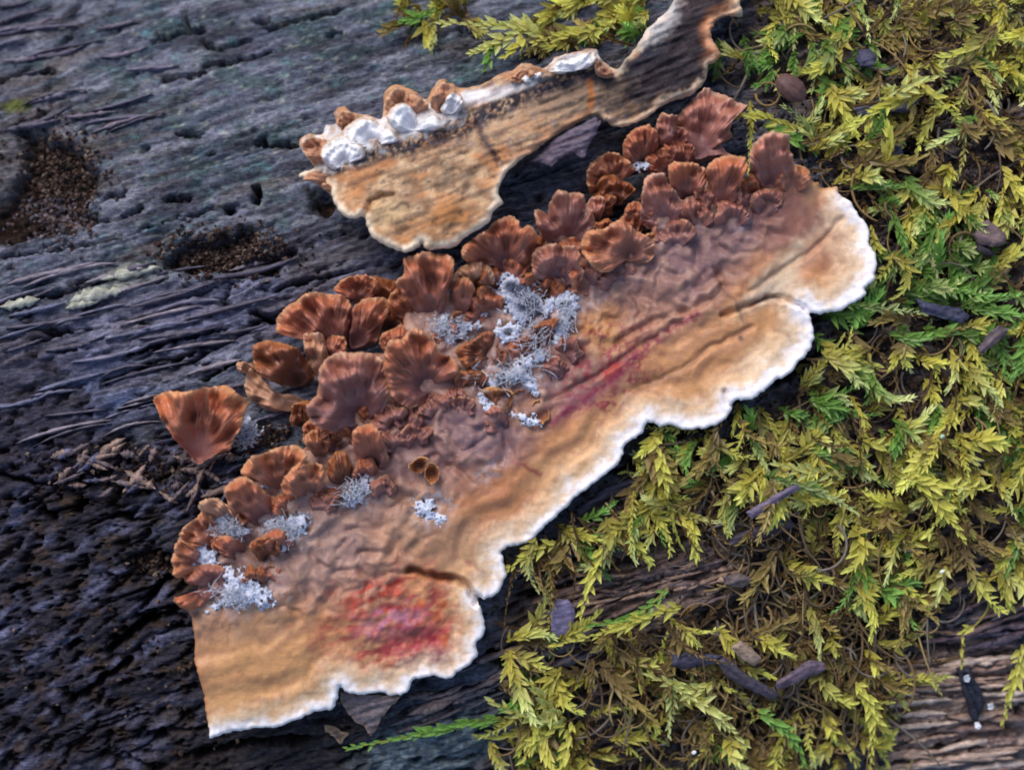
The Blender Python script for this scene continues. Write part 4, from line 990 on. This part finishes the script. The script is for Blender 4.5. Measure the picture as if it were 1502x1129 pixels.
tag(plate([(1256,86),(1264,70),(1278,70),(1286,84),(1280,96),(1262,98)], .62, .12, (58, 58, 84), seed=7, tilt=(.3, .5)), 'small blue-black angular chip in moss near the top edge', 'wood chip')
tag(plate([(1345,438),(1372,446),(1408,452),(1424,464),(1412,474),(1380,466),(1352,456)], .5, .08, (58, 60, 84), seed=8, ang=-12), 'thin blue-black sliver crossing the green moss right of the pale shelf', 'wood chip')
tag(plate([(1296,214),(1318,206),(1326,226),(1300,236),(1288,228)], .4, .08, (70, 72, 92), seed=18, ang=-12), 'squarish blue-grey chip under moss fronds above the pale shelf', 'wood chip')
tag(plate([(985,962),(1005,956),(1030,958),(1060,962),(1058,974),(1030,976),(1000,982),(986,976)], .62, .1, (62, 60, 78), seed=9), 'blackish flat chip, left one of the crossed chips in the lower moss', 'wood chip')
tag(plate([(1048,968),(1062,962),(1090,985),(1120,1004),(1146,1020),(1138,1030),(1104,1014),(1070,996)], .7, .1, (72, 66, 78), seed=10, ang=-38), 'long dark chip slanting down right across the lower moss', 'wood chip')
tag(plate([(1072,950),(1086,940),(1104,950),(1118,966),(1108,978),(1090,968)], .75, .1, (150, 128, 112), seed=11, ang=-38), 'pale tan wood chip beside the crossed dark chips', 'wood chip')
tag(plate([(1138,1000),(1160,988),(1188,968),(1208,972),(1214,982),(1190,992),(1160,1006),(1142,1014)], .75, .1, (98, 84, 98), seed=12, ang=30), 'violet-brown broken chip lying right of the long dark chip', 'wood chip')
tag(plate([(1095,752),(1110,742),(1140,724),(1160,712),(1172,710),(1173,718),(1150,732),(1122,750),(1104,760)], .85, .09, (104, 92, 116), seed=13, ang=32, rough=.012), 'straight violet-grey stick lying on moss below the white rim', 'stick')
tag(plate([(1430,345),(1438,328),(1450,322),(1466,332),(1478,346),(1474,358),(1458,362),(1440,358)], .62, .16, (104, 86, 88), seed=14, ang=-35, tilt=(0, .2)), 'brown weathered wood chunk in a dark moss hollow at the right edge', 'wood chip')
tag(plate([(1434,350),(1448,362),(1464,372),(1450,376),(1434,366)], .52, .12, (56, 48, 56), seed=15, ang=-35), 'dark broken piece just beneath the brown chunk at the right edge', 'wood chip')
tag(plate([(1060,845),(1085,840),(1110,850),(1090,862),(1064,858)], .45, .08, (96, 84, 84), seed=16), 'grey wood chip at the end of the bare tan wood strip', 'wood chip')
tag(plate([(1452,488),(1466,478),(1482,482),(1470,498),(1450,512),(1440,520),(1436,510)], .7, .08, (92, 80, 86), seed=17, ang=45), 'grey-brown twig piece slanting through moss near the right edge', 'stick')
tag(plate([(1130,765),(1160,760),(1168,772),(1120,790),(1070,800),(1068,788)], .45, .1, (70, 60, 72), seed=19), 'dark violet bark strip half buried below the straight stick', 'bark flake')

# black curled husk with white tips, bottom right
hk = empty('seed_husk', (*px2w(1425, 1020), 0), 'narrow black husk with white tips on the bare tan wood, bottom right', 'seed husk')
plate([(1402,978),(1420,976),(1428,995),(1440,1010),(1447,1030),(1442,1046),(1438,1062),(1430,1060),(1424,1040),(1412,1010)], .3, .14, (44, 46, 60), name='husk', root=hk, seed=21, ang=-65, rough=.05)
for (a, b) in [(1419, 996), (1454, 1036), (1434, 1064)]:
    plate([(a-5,b-4),(a+2,b-6),(a+6,b),(a+3,b+5),(a-3,b+4)], .38, .04, (225, 228, 235), name='pale_tip', root=hk, seed=22, step=1.2, rough=.02)

# rounded brown pod in the moss, upper right
def ellipsoid(c, rad, rotz, col, name, mat, nu=28, nv=18, bump=.06, seed=0, tex=None):
    th_ = np.linspace(0, 2 * np.pi, nu, endpoint=False); ph = np.linspace(0.02, np.pi - .02, nv)
    P, T = np.meshgrid(ph, th_, indexing='ij')
    n = 1 + bump * fbm(T * 1.3 + P * 0, P * 3, 170 + seed, 3) * np.sin(P) + bump * .6 * np.sin(T * 7) * np.sin(P)
    V = np.stack([np.cos(P) * rad[0] * n, np.sin(P) * np.cos(T) * rad[1] * n, np.sin(P) * np.sin(T) * rad[2] * n], -1)
    F = grid_faces(nv, nu, wrap=True)
    C = lin(col) * (1 + .35 * fbm(T * 2, P * 5, 171 + seed, 3))[..., None]
    V = V.reshape(-1, 3)
    me = mk_mesh(name, V, F, C.reshape(-1, 3))
    o = link(name, me, mat); o.location = c; o.rotation_euler = (0, 0, rotz)
    return o
x, y = px2w(1160, 130, .6)
tag(ellipsoid((x, y, float(macro(x, y)) + .62), (.25, .17, .14), math.radians(-40), (92, 66, 64), 'seed_pod', M_CHIP, seed=1, bump=.1), 'plump brown seed pod nestling in the bright moss, top right of centre', 'seed pod')
x, y = px2w(1380, 640, .8)
for (a, b, c_, lb) in [(1382, 640, (170, 200, 170), 'pale green lichen speck on the moss at right'), (1382, 838, (224, 232, 214), 'tiny white drop-like speck on moss, lower right'), (1018, 1103, (226, 230, 236), 'tiny white speck in dark moss at the bottom edge')]:
    x, y = px2w(a, b, .8)
    tag(ellipsoid((x, y, float(macro(x, y)) + .8), (.038, .03, .03), .5, c_, 'lichen_speck', M_MYC, 14, 10, .3, seed=a), lb, 'speck')

# splinters of the log: long slivers and short chips
def sliver(px, py, L, W, ang, col, off=0.1, t=0.05, seed=0, curve=0.0):
    n = 14; rs = np.random.default_rng(seed)
    s = np.linspace(-.5, .5, n)
    a = math.radians(ang)
    prof = np.clip(1 - (np.abs(s) * 2) ** 3.0, 0.08, 1) * (1 + .25 * rs.standard_normal(n))
    cx, cy = px2w(px, py, off)
    u = s * L / 100; bend = curve * (s ** 2) * L / 100
    X = cx + u * math.cos(a) - bend * math.sin(a); Y = cy + u * math.sin(a) + bend * math.cos(a)
    nx, ny = -math.sin(a), math.cos(a)
    w2 = W / 200 * np.abs(prof)
    z0 = np.maximum(log_z(X, Y), np.percentile(log_z(X, Y), 60)) + off + .02 * rs.standard_normal(n)
    rows = []
    for k, (o_, zz) in enumerate([(-1, 0), (-.55, t), (.0, t * 1.25), (.5, t * .9), (1, 0), (.6, -t), (-.6, -t)]):
        rows.append(np.stack([X + nx * w2 * o_, Y + ny * w2 * o_, z0 + zz * (0.5 + .5 * np.abs(prof)) + .006 * rs.standard_normal(n)], 1))
    V = np.stack(rows, 1).reshape(-1, 3)
    F = grid_faces(n, 7, wrap=True)
    endc = np.array([[0, 1, 2, 3], [0, 3, 4, 5]]); e2 = endc[:, ::-1] + (n - 1) * 7
    C = lin(col)[None, :] * (1 + .22 * rs.standard_normal(len(V)))[:, None]
    return V, np.vstack([F, endc, e2, [[0, 5, 6, 6]][:0] or np.zeros((0, 4), int)]), np.clip(C, .002, 1)

SL = []
rs = np.random.default_rng(44)
for i in range(46):      # chips heaped below the small fan's left
    SL.append((rs.uniform(90, 345), rs.uniform(650, 735), rs.uniform(18, 60), rs.uniform(6, 13), rs.choice([15, 20, 40, 60, -20, 5]) + rs.normal(0, 12), [(112, 94, 92), (134, 112, 104), (92, 80, 86), (84, 84, 110)][rs.integers(4)], .12))
for i in range(46):      # long fibres on the middle left
    SL.append((rs.uniform(0, 400), rs.uniform(385, 640), rs.uniform(50, 150), rs.uniform(4, 9), 14 + rs.normal(0, 3), [(112, 110, 132), (98, 100, 124), (130, 122, 134), (86, 82, 98)][rs.integers(4)], .03))
for i in range(26):      # upper left fibres
    SL.append((rs.uniform(0, 240), rs.uniform(5, 190), rs.uniform(40, 130), rs.uniform(4, 9), 10 + rs.normal(0, 5), [(104, 100, 120), (118, 108, 122), (84, 80, 96)][rs.integers(3)], .03))
for i in range(42):      # bare tan wood strip, lower middle
    px = rs.uniform(800, 1090); SL.append((px, 880 - (px - 860) * .22 + rs.normal(0, 24), rs.uniform(35, 110), rs.uniform(6, 13), 17 + rs.normal(0, 6), [(150, 122, 108), (116, 94, 88), (172, 142, 124), (96, 82, 84)][rs.integers(4)], .08))
for i in range(26):      # grey strips below the fungus
    px = rs.uniform(600, 860); SL.append((px, 1050 - (px - 600) * .36 + rs.normal(0, 24), rs.uniform(50, 140), rs.uniform(6, 14), 19 + rs.normal(0, 4), [(92, 84, 92), (112, 100, 104), (74, 76, 90)][rs.integers(3)], .05))
for i in range(44):      # tan wood, bottom right
    SL.append((rs.uniform(1320, 1502), rs.uniform(965, 1129), rs.uniform(50, 130), rs.uniform(6, 12), 5 + rs.normal(0, 4), [(190, 166, 152), (172, 146, 132), (200, 180, 168), (136, 112, 104)][rs.integers(4)], .04))
for i in range(20):
    SL.append((rs.uniform(1370, 1502), rs.uniform(820, 950), rs.uniform(50, 110), rs.uniform(6, 13), 14 + rs.normal(0, 8), [(104, 86, 96), (126, 102, 100), (84, 76, 92)][rs.integers(3)], .12))
for a, b, L_, W_ in [(190, 400, 90, 16), (140, 432, 80, 22), (120, 446, 50, 12), (30, 445, 60, 14)]:
    SL.append((a, b, L_, W_, 12, (158, 160, 148), .06))
for i, (a, b, L_, W_, an, cl, of) in enumerate(SL):
    V, F, C = sliver(a, b, L_, W_, an, cl, of, seed=i, curve=rs.normal(0, .15))
    c0 = V.mean(0)
    o = link('splinter', mk_mesh('splinter', V - c0, F, C), M_CHIP, log)
    o.location = Vector(c0) - log.location

# crumbs of rotted wood in the pits
bag = Bag()
def crumb(x, y, z, r, col, rs):
    V = np.array([(1,0,0),(-1,0,0),(0,1,0),(0,-1,0),(0,0,1),(0,0,-1)], float) * r * rs.uniform(.5, 1.3, (6, 1)) + rs.normal(0, r * .2, (6, 3))
    a = rs.uniform(0, 3.14); V[:, :2] = V[:, :2] @ np.array([[math.cos(a), -math.sin(a)], [math.sin(a), math.cos(a)]])
    T = [(0,2,4),(2,1,4),(1,3,4),(3,0,4),(2,0,5),(1,2,5),(3,1,5),(0,3,5)]
    bag.add(V + (x, y, z), None, T, col)
CP = [(1300,250,240,280,1500),(1200,700,260,200,1500),(80,265,55,75,900),(330,372,85,32,700),(225,828,34,18,160),(90,320,40,25,160),(200,690,120,35,300),(1250,310,40,50,260),(1200,1000,130,110,500),(1000,1040,110,80,420),(960,780,120,60,200),(1300,180,140,90,300),(1440,300,50,60,140),(380,640,40,22,120),(250,1000,240,120,120)]
for cx, cy, rx, ry, n in CP:
    for _ in range(int(n * 1.5)):
        px, py = cx + rs.normal(0, .55) * rx, cy + rs.normal(0, .55) * ry
        x, y = px2w(px, py)
        cl = [(66, 46, 40), (52, 38, 36), (96, 76, 66), (46, 38, 40), (116, 100, 92)][rs.integers(5)]
        if cx < 100 and py > 290: cl = [(120, 110, 116), (100, 92, 100), (90, 66, 56)][rs.integers(3)]
        crumb(x, y, float(log_z(x, y)) + .03, rs.uniform(.014, .048), lin(cl) * rs.uniform(.5, 1.0), rs)
o = link('wood_crumbs', bag.mesh('wood_crumbs', log, False), M_FRASS, log); tag(o, kind='stuff')

# ------------------------------------------------------------------ moss
def leaf_verts(L, W, fold=.35, hook=.15):
    # base, left, mid, right, upper mid, tip
    V = np.array([(0, 0, 0), (.30 * L, W * .5, fold * W * .5), (.38 * L, 0, -.02 * L), (.30 * L, -W * .5, fold * W * .5), (.68 * L, W * .28, fold * W * .2 + hook * L * .2),
                  (.70 * L, 0, hook * L * .15), (.68 * L, -W * .28, fold * W * .2 + hook * L * .2), (L, 0, hook * L)], float)
    T = np.array([(0, 2, 1), (0, 3, 2), (1, 2, 4), (2, 5, 4), (2, 3, 6), (2, 6, 5), (4, 5, 7), (5, 6, 7)])
    return V, T
LEAFV, LEAFT = leaf_verts(1, 1)

def shoot_frames(P0, dir0, L, rs, nleaf, curve, lift, droop):
    n = 12
    s = np.linspace(0, 1, n)
    a = math.atan2(dir0[1], dir0[0]) + curve * (s - .2) * 1.4
    st = L / (n - 1)
    X = P0[0] + np.cumsum(np.cos(a)) * st - st * math.cos(a[0]); Y = P0[1] + np.cumsum(np.sin(a)) * st - st * math.sin(a[0])
    Z = P0[2] + lift * np.sin(s * 2.0) - droop * s ** 2
    return np.stack([X, Y, Z], 1)

def shoot_leaves(P, rs, nleaf, ll, lw, spread=.75, s0=0.0):
    """frames of the leaves along a stem path: positions, x/y/z axes, lengths, widths"""
    n = len(P); t = np.linspace(s0, 1, nleaf)
    idx = t * (n - 1); i = np.minimum(idx.astype(int), n - 2); f = (idx - i)[:, None]
    pos = P[i] * (1 - f) + P[i + 1] * f
    T = P[i + 1] - P[i]; T /= np.linalg.norm(T, axis=1)[:, None] + 1e-9
    up = np.array([0, 0, 1.0]); S = np.cross(up, T); S /= np.linalg.norm(S, axis=1)[:, None] + 1e-9
    Nn = np.cross(T, S)
    ang = np.where(np.arange(nleaf) % 3 == 0, rs.uniform(-.5, .5, nleaf), np.where(np.arange(nleaf) % 3 == 1, 1.25, -1.25) + rs.normal(0, .5, nleaf))
    # side leaves spread left and right, a third row lies over the stem
    sp = spread * (1 - .45 * t ** 2) + rs.normal(0, .2, nleaf)
    sp = np.where(np.arange(nleaf) % 3 == 0, .3, sp)
    D = T * np.cos(sp)[:, None] + (S * np.sin(ang)[:, None] + Nn * (np.cos(ang) * .9)[:, None]) * np.sin(sp)[:, None]
    D /= np.linalg.norm(D, axis=1)[:, None]
    Yx = np.cross(Nn + .35 * S * np.sin(ang)[:, None], D); Yx /= np.linalg.norm(Yx, axis=1)[:, None] + 1e-9
    Zx = np.cross(D, Yx)
    k = (0.55 + .45 * np.sin(np.clip(t * 1.15 + .12, 0, 1) * math.pi)) * rs.uniform(.65, 1.3, nleaf)
    return pos, D, Yx, Zx, ll * k, lw * k, t

def shoot_mesh(bag, P, rs, nleaf, ll, lw, cbase, ctip, spread=.75, stem=.018, s0=0.0):
    pos, D, Yx, Zx, l, w_, t = shoot_leaves(P, rs, nleaf, ll, lw, spread, s0)
    LV_ = LEAFV[None] * np.stack([l, w_, np.maximum(w_, .5 * l)], 1)[:, None, :]
    V = pos[:, None] + LV_[..., 0:1] * D[:, None] + LV_[..., 1:2] * Yx[:, None] + LV_[..., 2:3] * Zx[:, None]
    T = (LEAFT[None] + (np.arange(nleaf) * 8)[:, None, None]).reshape(-1, 3)
    C = mix(np.broadcast_to(cbase, (nleaf, 3)), ctip, sst(0, .9, t)) * rs.uniform(.75, 1.25, (nleaf, 1))
    C = np.repeat(C, 8, 0).reshape(nleaf, 8, 3)
    C[:, 7] *= 1.25; C[:, 0] *= .75
    bag.add(V.reshape(-1, 3), None, T, np.clip(C, 0, 1).reshape(-1, 3))
    Vt, Q, Tt = tube_path(P, stem, 4)
    bag.add(Vt, Q, Tt, cbase * .8)

MOSS_POLY = np.array([(1052,-60),(1110,-60),(1620,-60),(1620,860),(1470,850),(1400,850),(1345,930),(1325,1000),(1318,1080),(1300,1200),(760,1200),(735,1100),(700,1070),(735,1010),(760,985),(712,965),(706,915),(735,905),(790,930),(860,925),(960,900),(1070,900),(1090,860),(1060,800),(980,790),(900,780),(800,830),(740,830),(745,800),(820,770),(915,690),(950,620),(1040,630),(1085,592),(1180,535),(1200,462),(1280,430),(1290,360),(1262,300),(1200,262),(1165,235),(1160,195),(1100,180),(1090,140),(1045,120),(1055,60)], float)
MOSS2 = [np.array(p, float) for p in ([(592,-20),(700,-20),(700,28),(600,32)], [(780,10),(870,-20),(990,-30),(940,60),(905,95),(880,70),(800,72)], [(860,0),(960,-10),(960,30),(880,50)])]
GAPS = [(1360,960,60,50),(760,1060,30,24),(1040,760,60,20),(980,835,130,44),(1100,870,40,30),(1440,900,90,40),(1400,870,50,30),(890,870,90,40),(780,880,60,50),(1290,560,40,20),(1420,250,30,20),(1270,85,22,22),(1310,150,50,16),(1225,300,40,34),(1320,230,30,22),(1450,345,40,34),(1385,462,45,14),(1130,575,50,18),(1240,520,50,14),(1330,600,60,16),(1135,735,44,16),(1000,780,120,22),(1050,985,90,30),(1190,985,36,22),(1160,130,34,28),(1090,200,34,30),(900,1035,40,24),(990,1105,80,24),(1380,60,26,24),(1460,130,30,14),(1140,770,60,20),(1290,1110,30,20),(860,720,50,30),(1500,440,30,14),(1190,180,40,18),(825,905,34,40)]
YG, YB = lin((224, 226, 112)), lin((182, 170, 76))
GG, GB = lin((136, 186, 92)), lin((104, 138, 58))
PG = lin((226, 236, 156))
OC, OB = lin((172, 154, 84)), lin((128, 108, 70))
rs = np.random.default_rng(99)
mb = Bag(); db = Bag()
cand = []
tries = 0
N_SHOOT = 4000
while len(cand) < N_SHOOT and tries < 60000:
    tries += 1
    if rs.random() < .94:
        px, py = rs.uniform(690, 1620), rs.uniform(-60, 1200)
        main = True
    else:
        px, py = rs.uniform(590, 990), rs.uniform(-30, 100); main = False
    cand.append((px, py, main))
CX = np.array([c[0] for c in cand]); CY = np.array([c[1] for c in cand]); CM = np.array([c[2] for c in cand])
sdm = sdist(CX, CY, MOSS_POLY)
in2 = np.zeros(len(CX), bool)
for p in MOSS2: in2 |= inside(CX, CY, p)
clump = fbm(CX / 55, CY / 55, 180, 3, .6)
brown = sst(-.1, .35, fbm(CX / 120, CY / 120, 181, 3) + .55 * blob(CX, CY, 1130, 960, 260, 190, 0, 1) + .25 * blob(CX, CY, 1330, 760, 100, 60, 0, 1) - .4 * blob(CX, CY, 1150, 60, 130, 90, 0, 2) - .45 * blob(CX, CY, 1390, 430, 160, 130, 0, 2) - .3 * blob(CX, CY, 1080, 690, 180, 60, 0, 2))
green = sst(-.05, .3, fbm(CX / 130 + 9, CY / 130, 182, 3) + .5 * blob(CX, CY, 1370, 420, 150, 100, 0, 2) + .2 * blob(CX, CY, 1040, 690, 120, 50, 0, 2) - .2)
dirf = fbm(CX / 160, CY / 160, 183, 2)
gapm = np.zeros(len(CX))
for a, b, c_, d_ in GAPS: gapm = np.maximum(gapm, 1 - sst(.7, 1.2, np.hypot((CX - a) / c_, (CY - b) / d_)))
for i in range(len(CX)):
    if CM[i]:
        if sdm[i] < -4: continue
    elif not in2[i]: continue
    if rs.random() < gapm[i] * .86: continue
    if clump[i] < -.12 and rs.random() < .75: continue
    px, py = CX[i], CY[i]
    x, y = px2w(px, py, .4)
    ang = math.radians(-50) + dirf[i] * 3.4 + rs.normal(0, .65)
    if not CM[i]: ang = math.radians(200) + rs.normal(0, .8)
    L = rs.uniform(.3, 1.15) * (1 if CM[i] else .6) * (.75 + 1.1 * abs(float(clump[i])))
    z = float(log_z(x, y)) + .05 + .42 * max(0, clump[i] + .25) + rs.uniform(0, .22)
    if not CM[i]: z = float(log_z(x, y)) + .12
    P = shoot_frames((x, y, z), (math.cos(ang), math.sin(ang)), L, rs, 0, rs.normal(0, .7), rs.uniform(.02, .2), rs.uniform(0, .22))
    # keep tips of edge plants off the fungus
    tpx, tpy = w2px(P[-1, 0], P[-1, 1], P[-1, 2])
    if px < 1300 and inside(np.array([tpx]), np.array([tpy]), OUT1)[0]: continue
    if inside(np.array([tpx]), np.array([tpy]), OUT2)[0] or inside(np.array([px]), np.array([py]), OUT2)[0]: continue
    if abs(px - 1040) < 60 and 120 < py < 245 or abs(tpx - 1040) < 58 and 120 < tpy < 240: continue
    r_ = rs.random()
    if r_ < .12 + .6 * brown[i]: cb, ct = OB, (OC if rs.random() < .6 else YG)
    elif r_ < .32 + 1.0 * green[i]: cb, ct = GB, (GG if rs.random() < .65 else PG)
    else: cb, ct = YB, YG if rs.random() < .7 else PG
    br = rs.uniform(.7, 1.25)
    dead = rs.random() < .16 + .35 * brown[i]
    if dead:
        shoot_mesh(mb, P, rs, 22, .10, .035, lin((96, 74, 44)) * br, lin((140, 112, 58)) * br, .5, .02)
    else:
        shoot_mesh(mb, P, rs, int(15 + 19 * L), (q_ := rs.uniform(.12, .28)), q_ * rs.uniform(.30, .44), cb * br, ct * br, rs.uniform(.45, .95), .02)
o = link('moss_carpet', mb.mesh('moss_carpet', None, False), M_MOSS)
tag(o, 'yellow-green feathery moss spread over the right half of the log', 'moss', kind='stuff')
print('moss tris', sum(len(t) for t in mb.T))

# dead brown stems woven through the moss
for i in range(1500):
    px, py = rs.uniform(700, 1560), rs.uniform(-20, 1160)
    if i % 2: px, py = rs.normal(1150, 150), rs.normal(950, 110)
    if sdist(np.array([px]), np.array([py]), MOSS_POLY)[0] < 2: continue
    x, y = px2w(px, py, .2)
    ang = rs.uniform(0, 6.28) if rs.random() < .5 else math.radians(-80) + rs.normal(0, .5)
    L = rs.uniform(.3, 1.1)
    P = shoot_frames((x, y, float(log_z(x, y)) + rs.uniform(.03, .40)), (math.cos(ang), math.sin(ang)), L, rs, 0, rs.normal(0, 1.6), rs.uniform(0, .15), rs.uniform(0, .2))
    tpx, tpy = w2px(P[-1, 0], P[-1, 1], P[-1, 2])
    if inside(np.array([tpx]), np.array([tpy]), OUT1)[0] or inside(np.array([tpx]), np.array([tpy]), OUT2)[0]: continue
    V, Q, T = tube_path(P, rs.uniform(.012, .026), 5, .6)
    db.add(V, Q, T, lin([(136, 110, 74), (112, 92, 66), (150, 130, 86), (116, 108, 100), (90, 76, 64)][rs.integers(5)]) * rs.uniform(.7, 1.2))
o = link('dead_moss_stems', db.mesh('dead_moss_stems'), M_DEAD)
tag(o, 'tangle of dead brown stems under the moss', 'dead moss', kind='stuff')

# moss shoots that stand out one by one: stem + single leaves
def leaf_mesh(cb, ct, nm):
    V, T = leaf_verts(1, .42, .5, .18)
    C = mix(np.broadcast_to(cb, (8, 3)), ct, V[:, 0])
    return mk_mesh(nm, V, T, C, False)
LM = {'y': leaf_mesh(YB, YG * 1.1, 'leaf'), 'g': leaf_mesh(GB, GG * 1.1, 'leaf'), 'p': leaf_mesh(YB, PG * 1.1, 'leaf'), 'o': leaf_mesh(OB, OC, 'leaf')}
for m_ in LM.values(): m_.materials.append(M_MOSS)
SH = [
 ([(795,52),(760,40),(715,38),(650,34)],'p','bright moss shoot pointing left, upper of two above the bracket fungus',.5),
 ([(770,45),(740,58),(715,72),(695,78)],'p','pale green moss shoot curving down left above the bracket fungus',.5),
 ([(760,40),(765,60),(752,74),(742,82)],'y','short moss shoot hanging straight down above the bracket fungus',.5),
 ([(735,55),(722,75),(716,88),(712,100)],'g','smallest moss shoot tip dangling lowest above the bracket fungus',.45),
 ([(900,35),(860,48),(825,52),(786,62)],'y','yellow moss shoot pointing left beside the white lobed end of the bracket',.5),
 ([(640,12),(620,24),(605,28),(590,32)],'g','dark green moss sprig on the log at the top edge',.3),
 ([(735,1052),(670,1062),(600,1078),(512,1096)],'g','long thin green moss shoot stretching left along the bottom of the log',.35),
 ([(820,1050),(790,1052),(760,1045),(722,1028)],'p','pale moss shoot reaching up left from the bottom clump',.5),
 ([(830,1055),(805,1035),(790,1012),(775,1000)],'p','pale moss shoot standing upright in the bottom clump',.5),
 ([(830,1060),(800,1075),(780,1090),(768,1112)],'y','yellow moss shoot hanging down left from the bottom clump',.5),
 ([(838,1058),(832,1090),(828,1110),(824,1135)],'y','yellow moss shoot hanging straight down from the bottom clump',.5),
 ([(815,795),(792,802),(770,815),(748,832)],'y','olive moss frond just under the white rim notch, leftmost',.4),
 ([(832,798),(828,812),(822,822),(818,832)],'o','stubby ochre moss frond next to the olive one under the rim',.4),
 ([(882,800),(874,830),(862,860),(852,898)],'y','yellow moss frond hanging over bare wood above the oval scale',.5),
 ([(1000,888),(940,905),(890,925),(815,945)],'y','long yellow moss shoot lying along the bare tan wood strip',.5),
 ([(980,862),(950,890),(920,905),(870,915)],'g','green moss shoot tip crossing the bare tan wood strip',.45),
 ([(1045,1000),(1020,1010),(985,1000),(955,990)],'p','pale moss shoot pointing left under the crossed dark chips',.6),
 ([(985,1000),(1030,1030),(1060,1055),(1090,1090)],'p','feathery pale moss shoot slanting down right, lower middle',.65),
 ([(1110,1040),(1140,1060),(1165,1085),(1180,1120)],'g','feathery green moss shoot slanting down right at the bottom edge',.65),
 ([(1255,1000),(1275,1030),(1280,1070),(1275,1125)],'y','tall yellow moss tuft descending to the bottom edge by the tan wood',.7),
 ([(1500,945),(1490,980),(1480,1010),(1470,1055)],'y','single moss shoot hanging down over tan wood at the right edge',.35),
 ([(1420,862),(1445,868),(1448,890),(1430,915),(1412,925),(1410,972)],'y','curled bare moss stem with leafy tip above the black husk',.35),
 ([(1300,140),(1325,130),(1345,120),(1366,116)],'p','pale moss shoot pointing right over the dark slate slab',.7),
 ([(1388,830),(1378,850),(1375,865),(1372,880)],'p','small light green moss star above the tan wood at right',.5),
 ([(1170,190),(1130,175),(1110,172),(1082,170)],'y','moss shoot pointing left toward the pink-brown lobe',.6),
 ([(1240,700),(1200,690),(1170,688),(1138,680)],'p','long pale moss shoot pointing left above the straight stick',.85),
 ([(1330,700),(1360,706),(1400,712),(1445,716)],'y','yellow moss shoot pointing right, right of the straight stick',.85),
 ([(1340,700),(1370,730),(1390,755),(1412,790)],'y','long yellow moss shoot hanging down right over brown stems',.8),
 ([(960,640),(968,670),(975,700),(978,720)],'y','yellow moss shoot hanging beneath the notch in the white rim',.5),
]
for i, (pts, ck, lab, off) in enumerate(SH):
    Pp = catmull(pts, 5, closed=False)
    X, Y = px2w(Pp[:, 0], Pp[:, 1], off)
    n = len(X); s = np.linspace(0, 1, n)
    Z = macro(X, Y) + off + .08 * np.sin(s * 2.6)
    P = np.stack([X, Y, Z], 1)
    root = empty('moss_shoot', P[0], lab, 'moss', 'moss shoots standing out from the carpet')
    Lt = np.linalg.norm(np.diff(P, axis=0), axis=1).sum()
    V, Q, T = tube_path(P, .024, 6)
    link('stem', mk_mesh('stem', V - P[0], [Q, T], (YB if ck != 'o' else OB) * .8), M_MOSS, root)
    s0 = .62 if 'curled' in lab else 0
    nl = max(12, int(Lt * (1 - s0) * 21))
    rs = np.random.default_rng(300 + i)
    pos, D, Yx, Zx, l, w_, t = shoot_leaves(P, rs, nl, .24, 1, .6 if ck != 'g' else .5, s0)
    for k in range(nl):
        lf = bpy.data.objects.new('leaf', LM[ck]); COL.objects.link(lf); lf.parent = root
        m3 = Matrix((D[k], Yx[k], Zx[k])).transposed().to_4x4()
        lf.matrix_basis = Matrix.Translation(Vector(pos[k] - P[0])) @ m3 @ Matrix.Diagonal((l[k], l[k], l[k], 1))
print('done', len(bpy.data.objects))
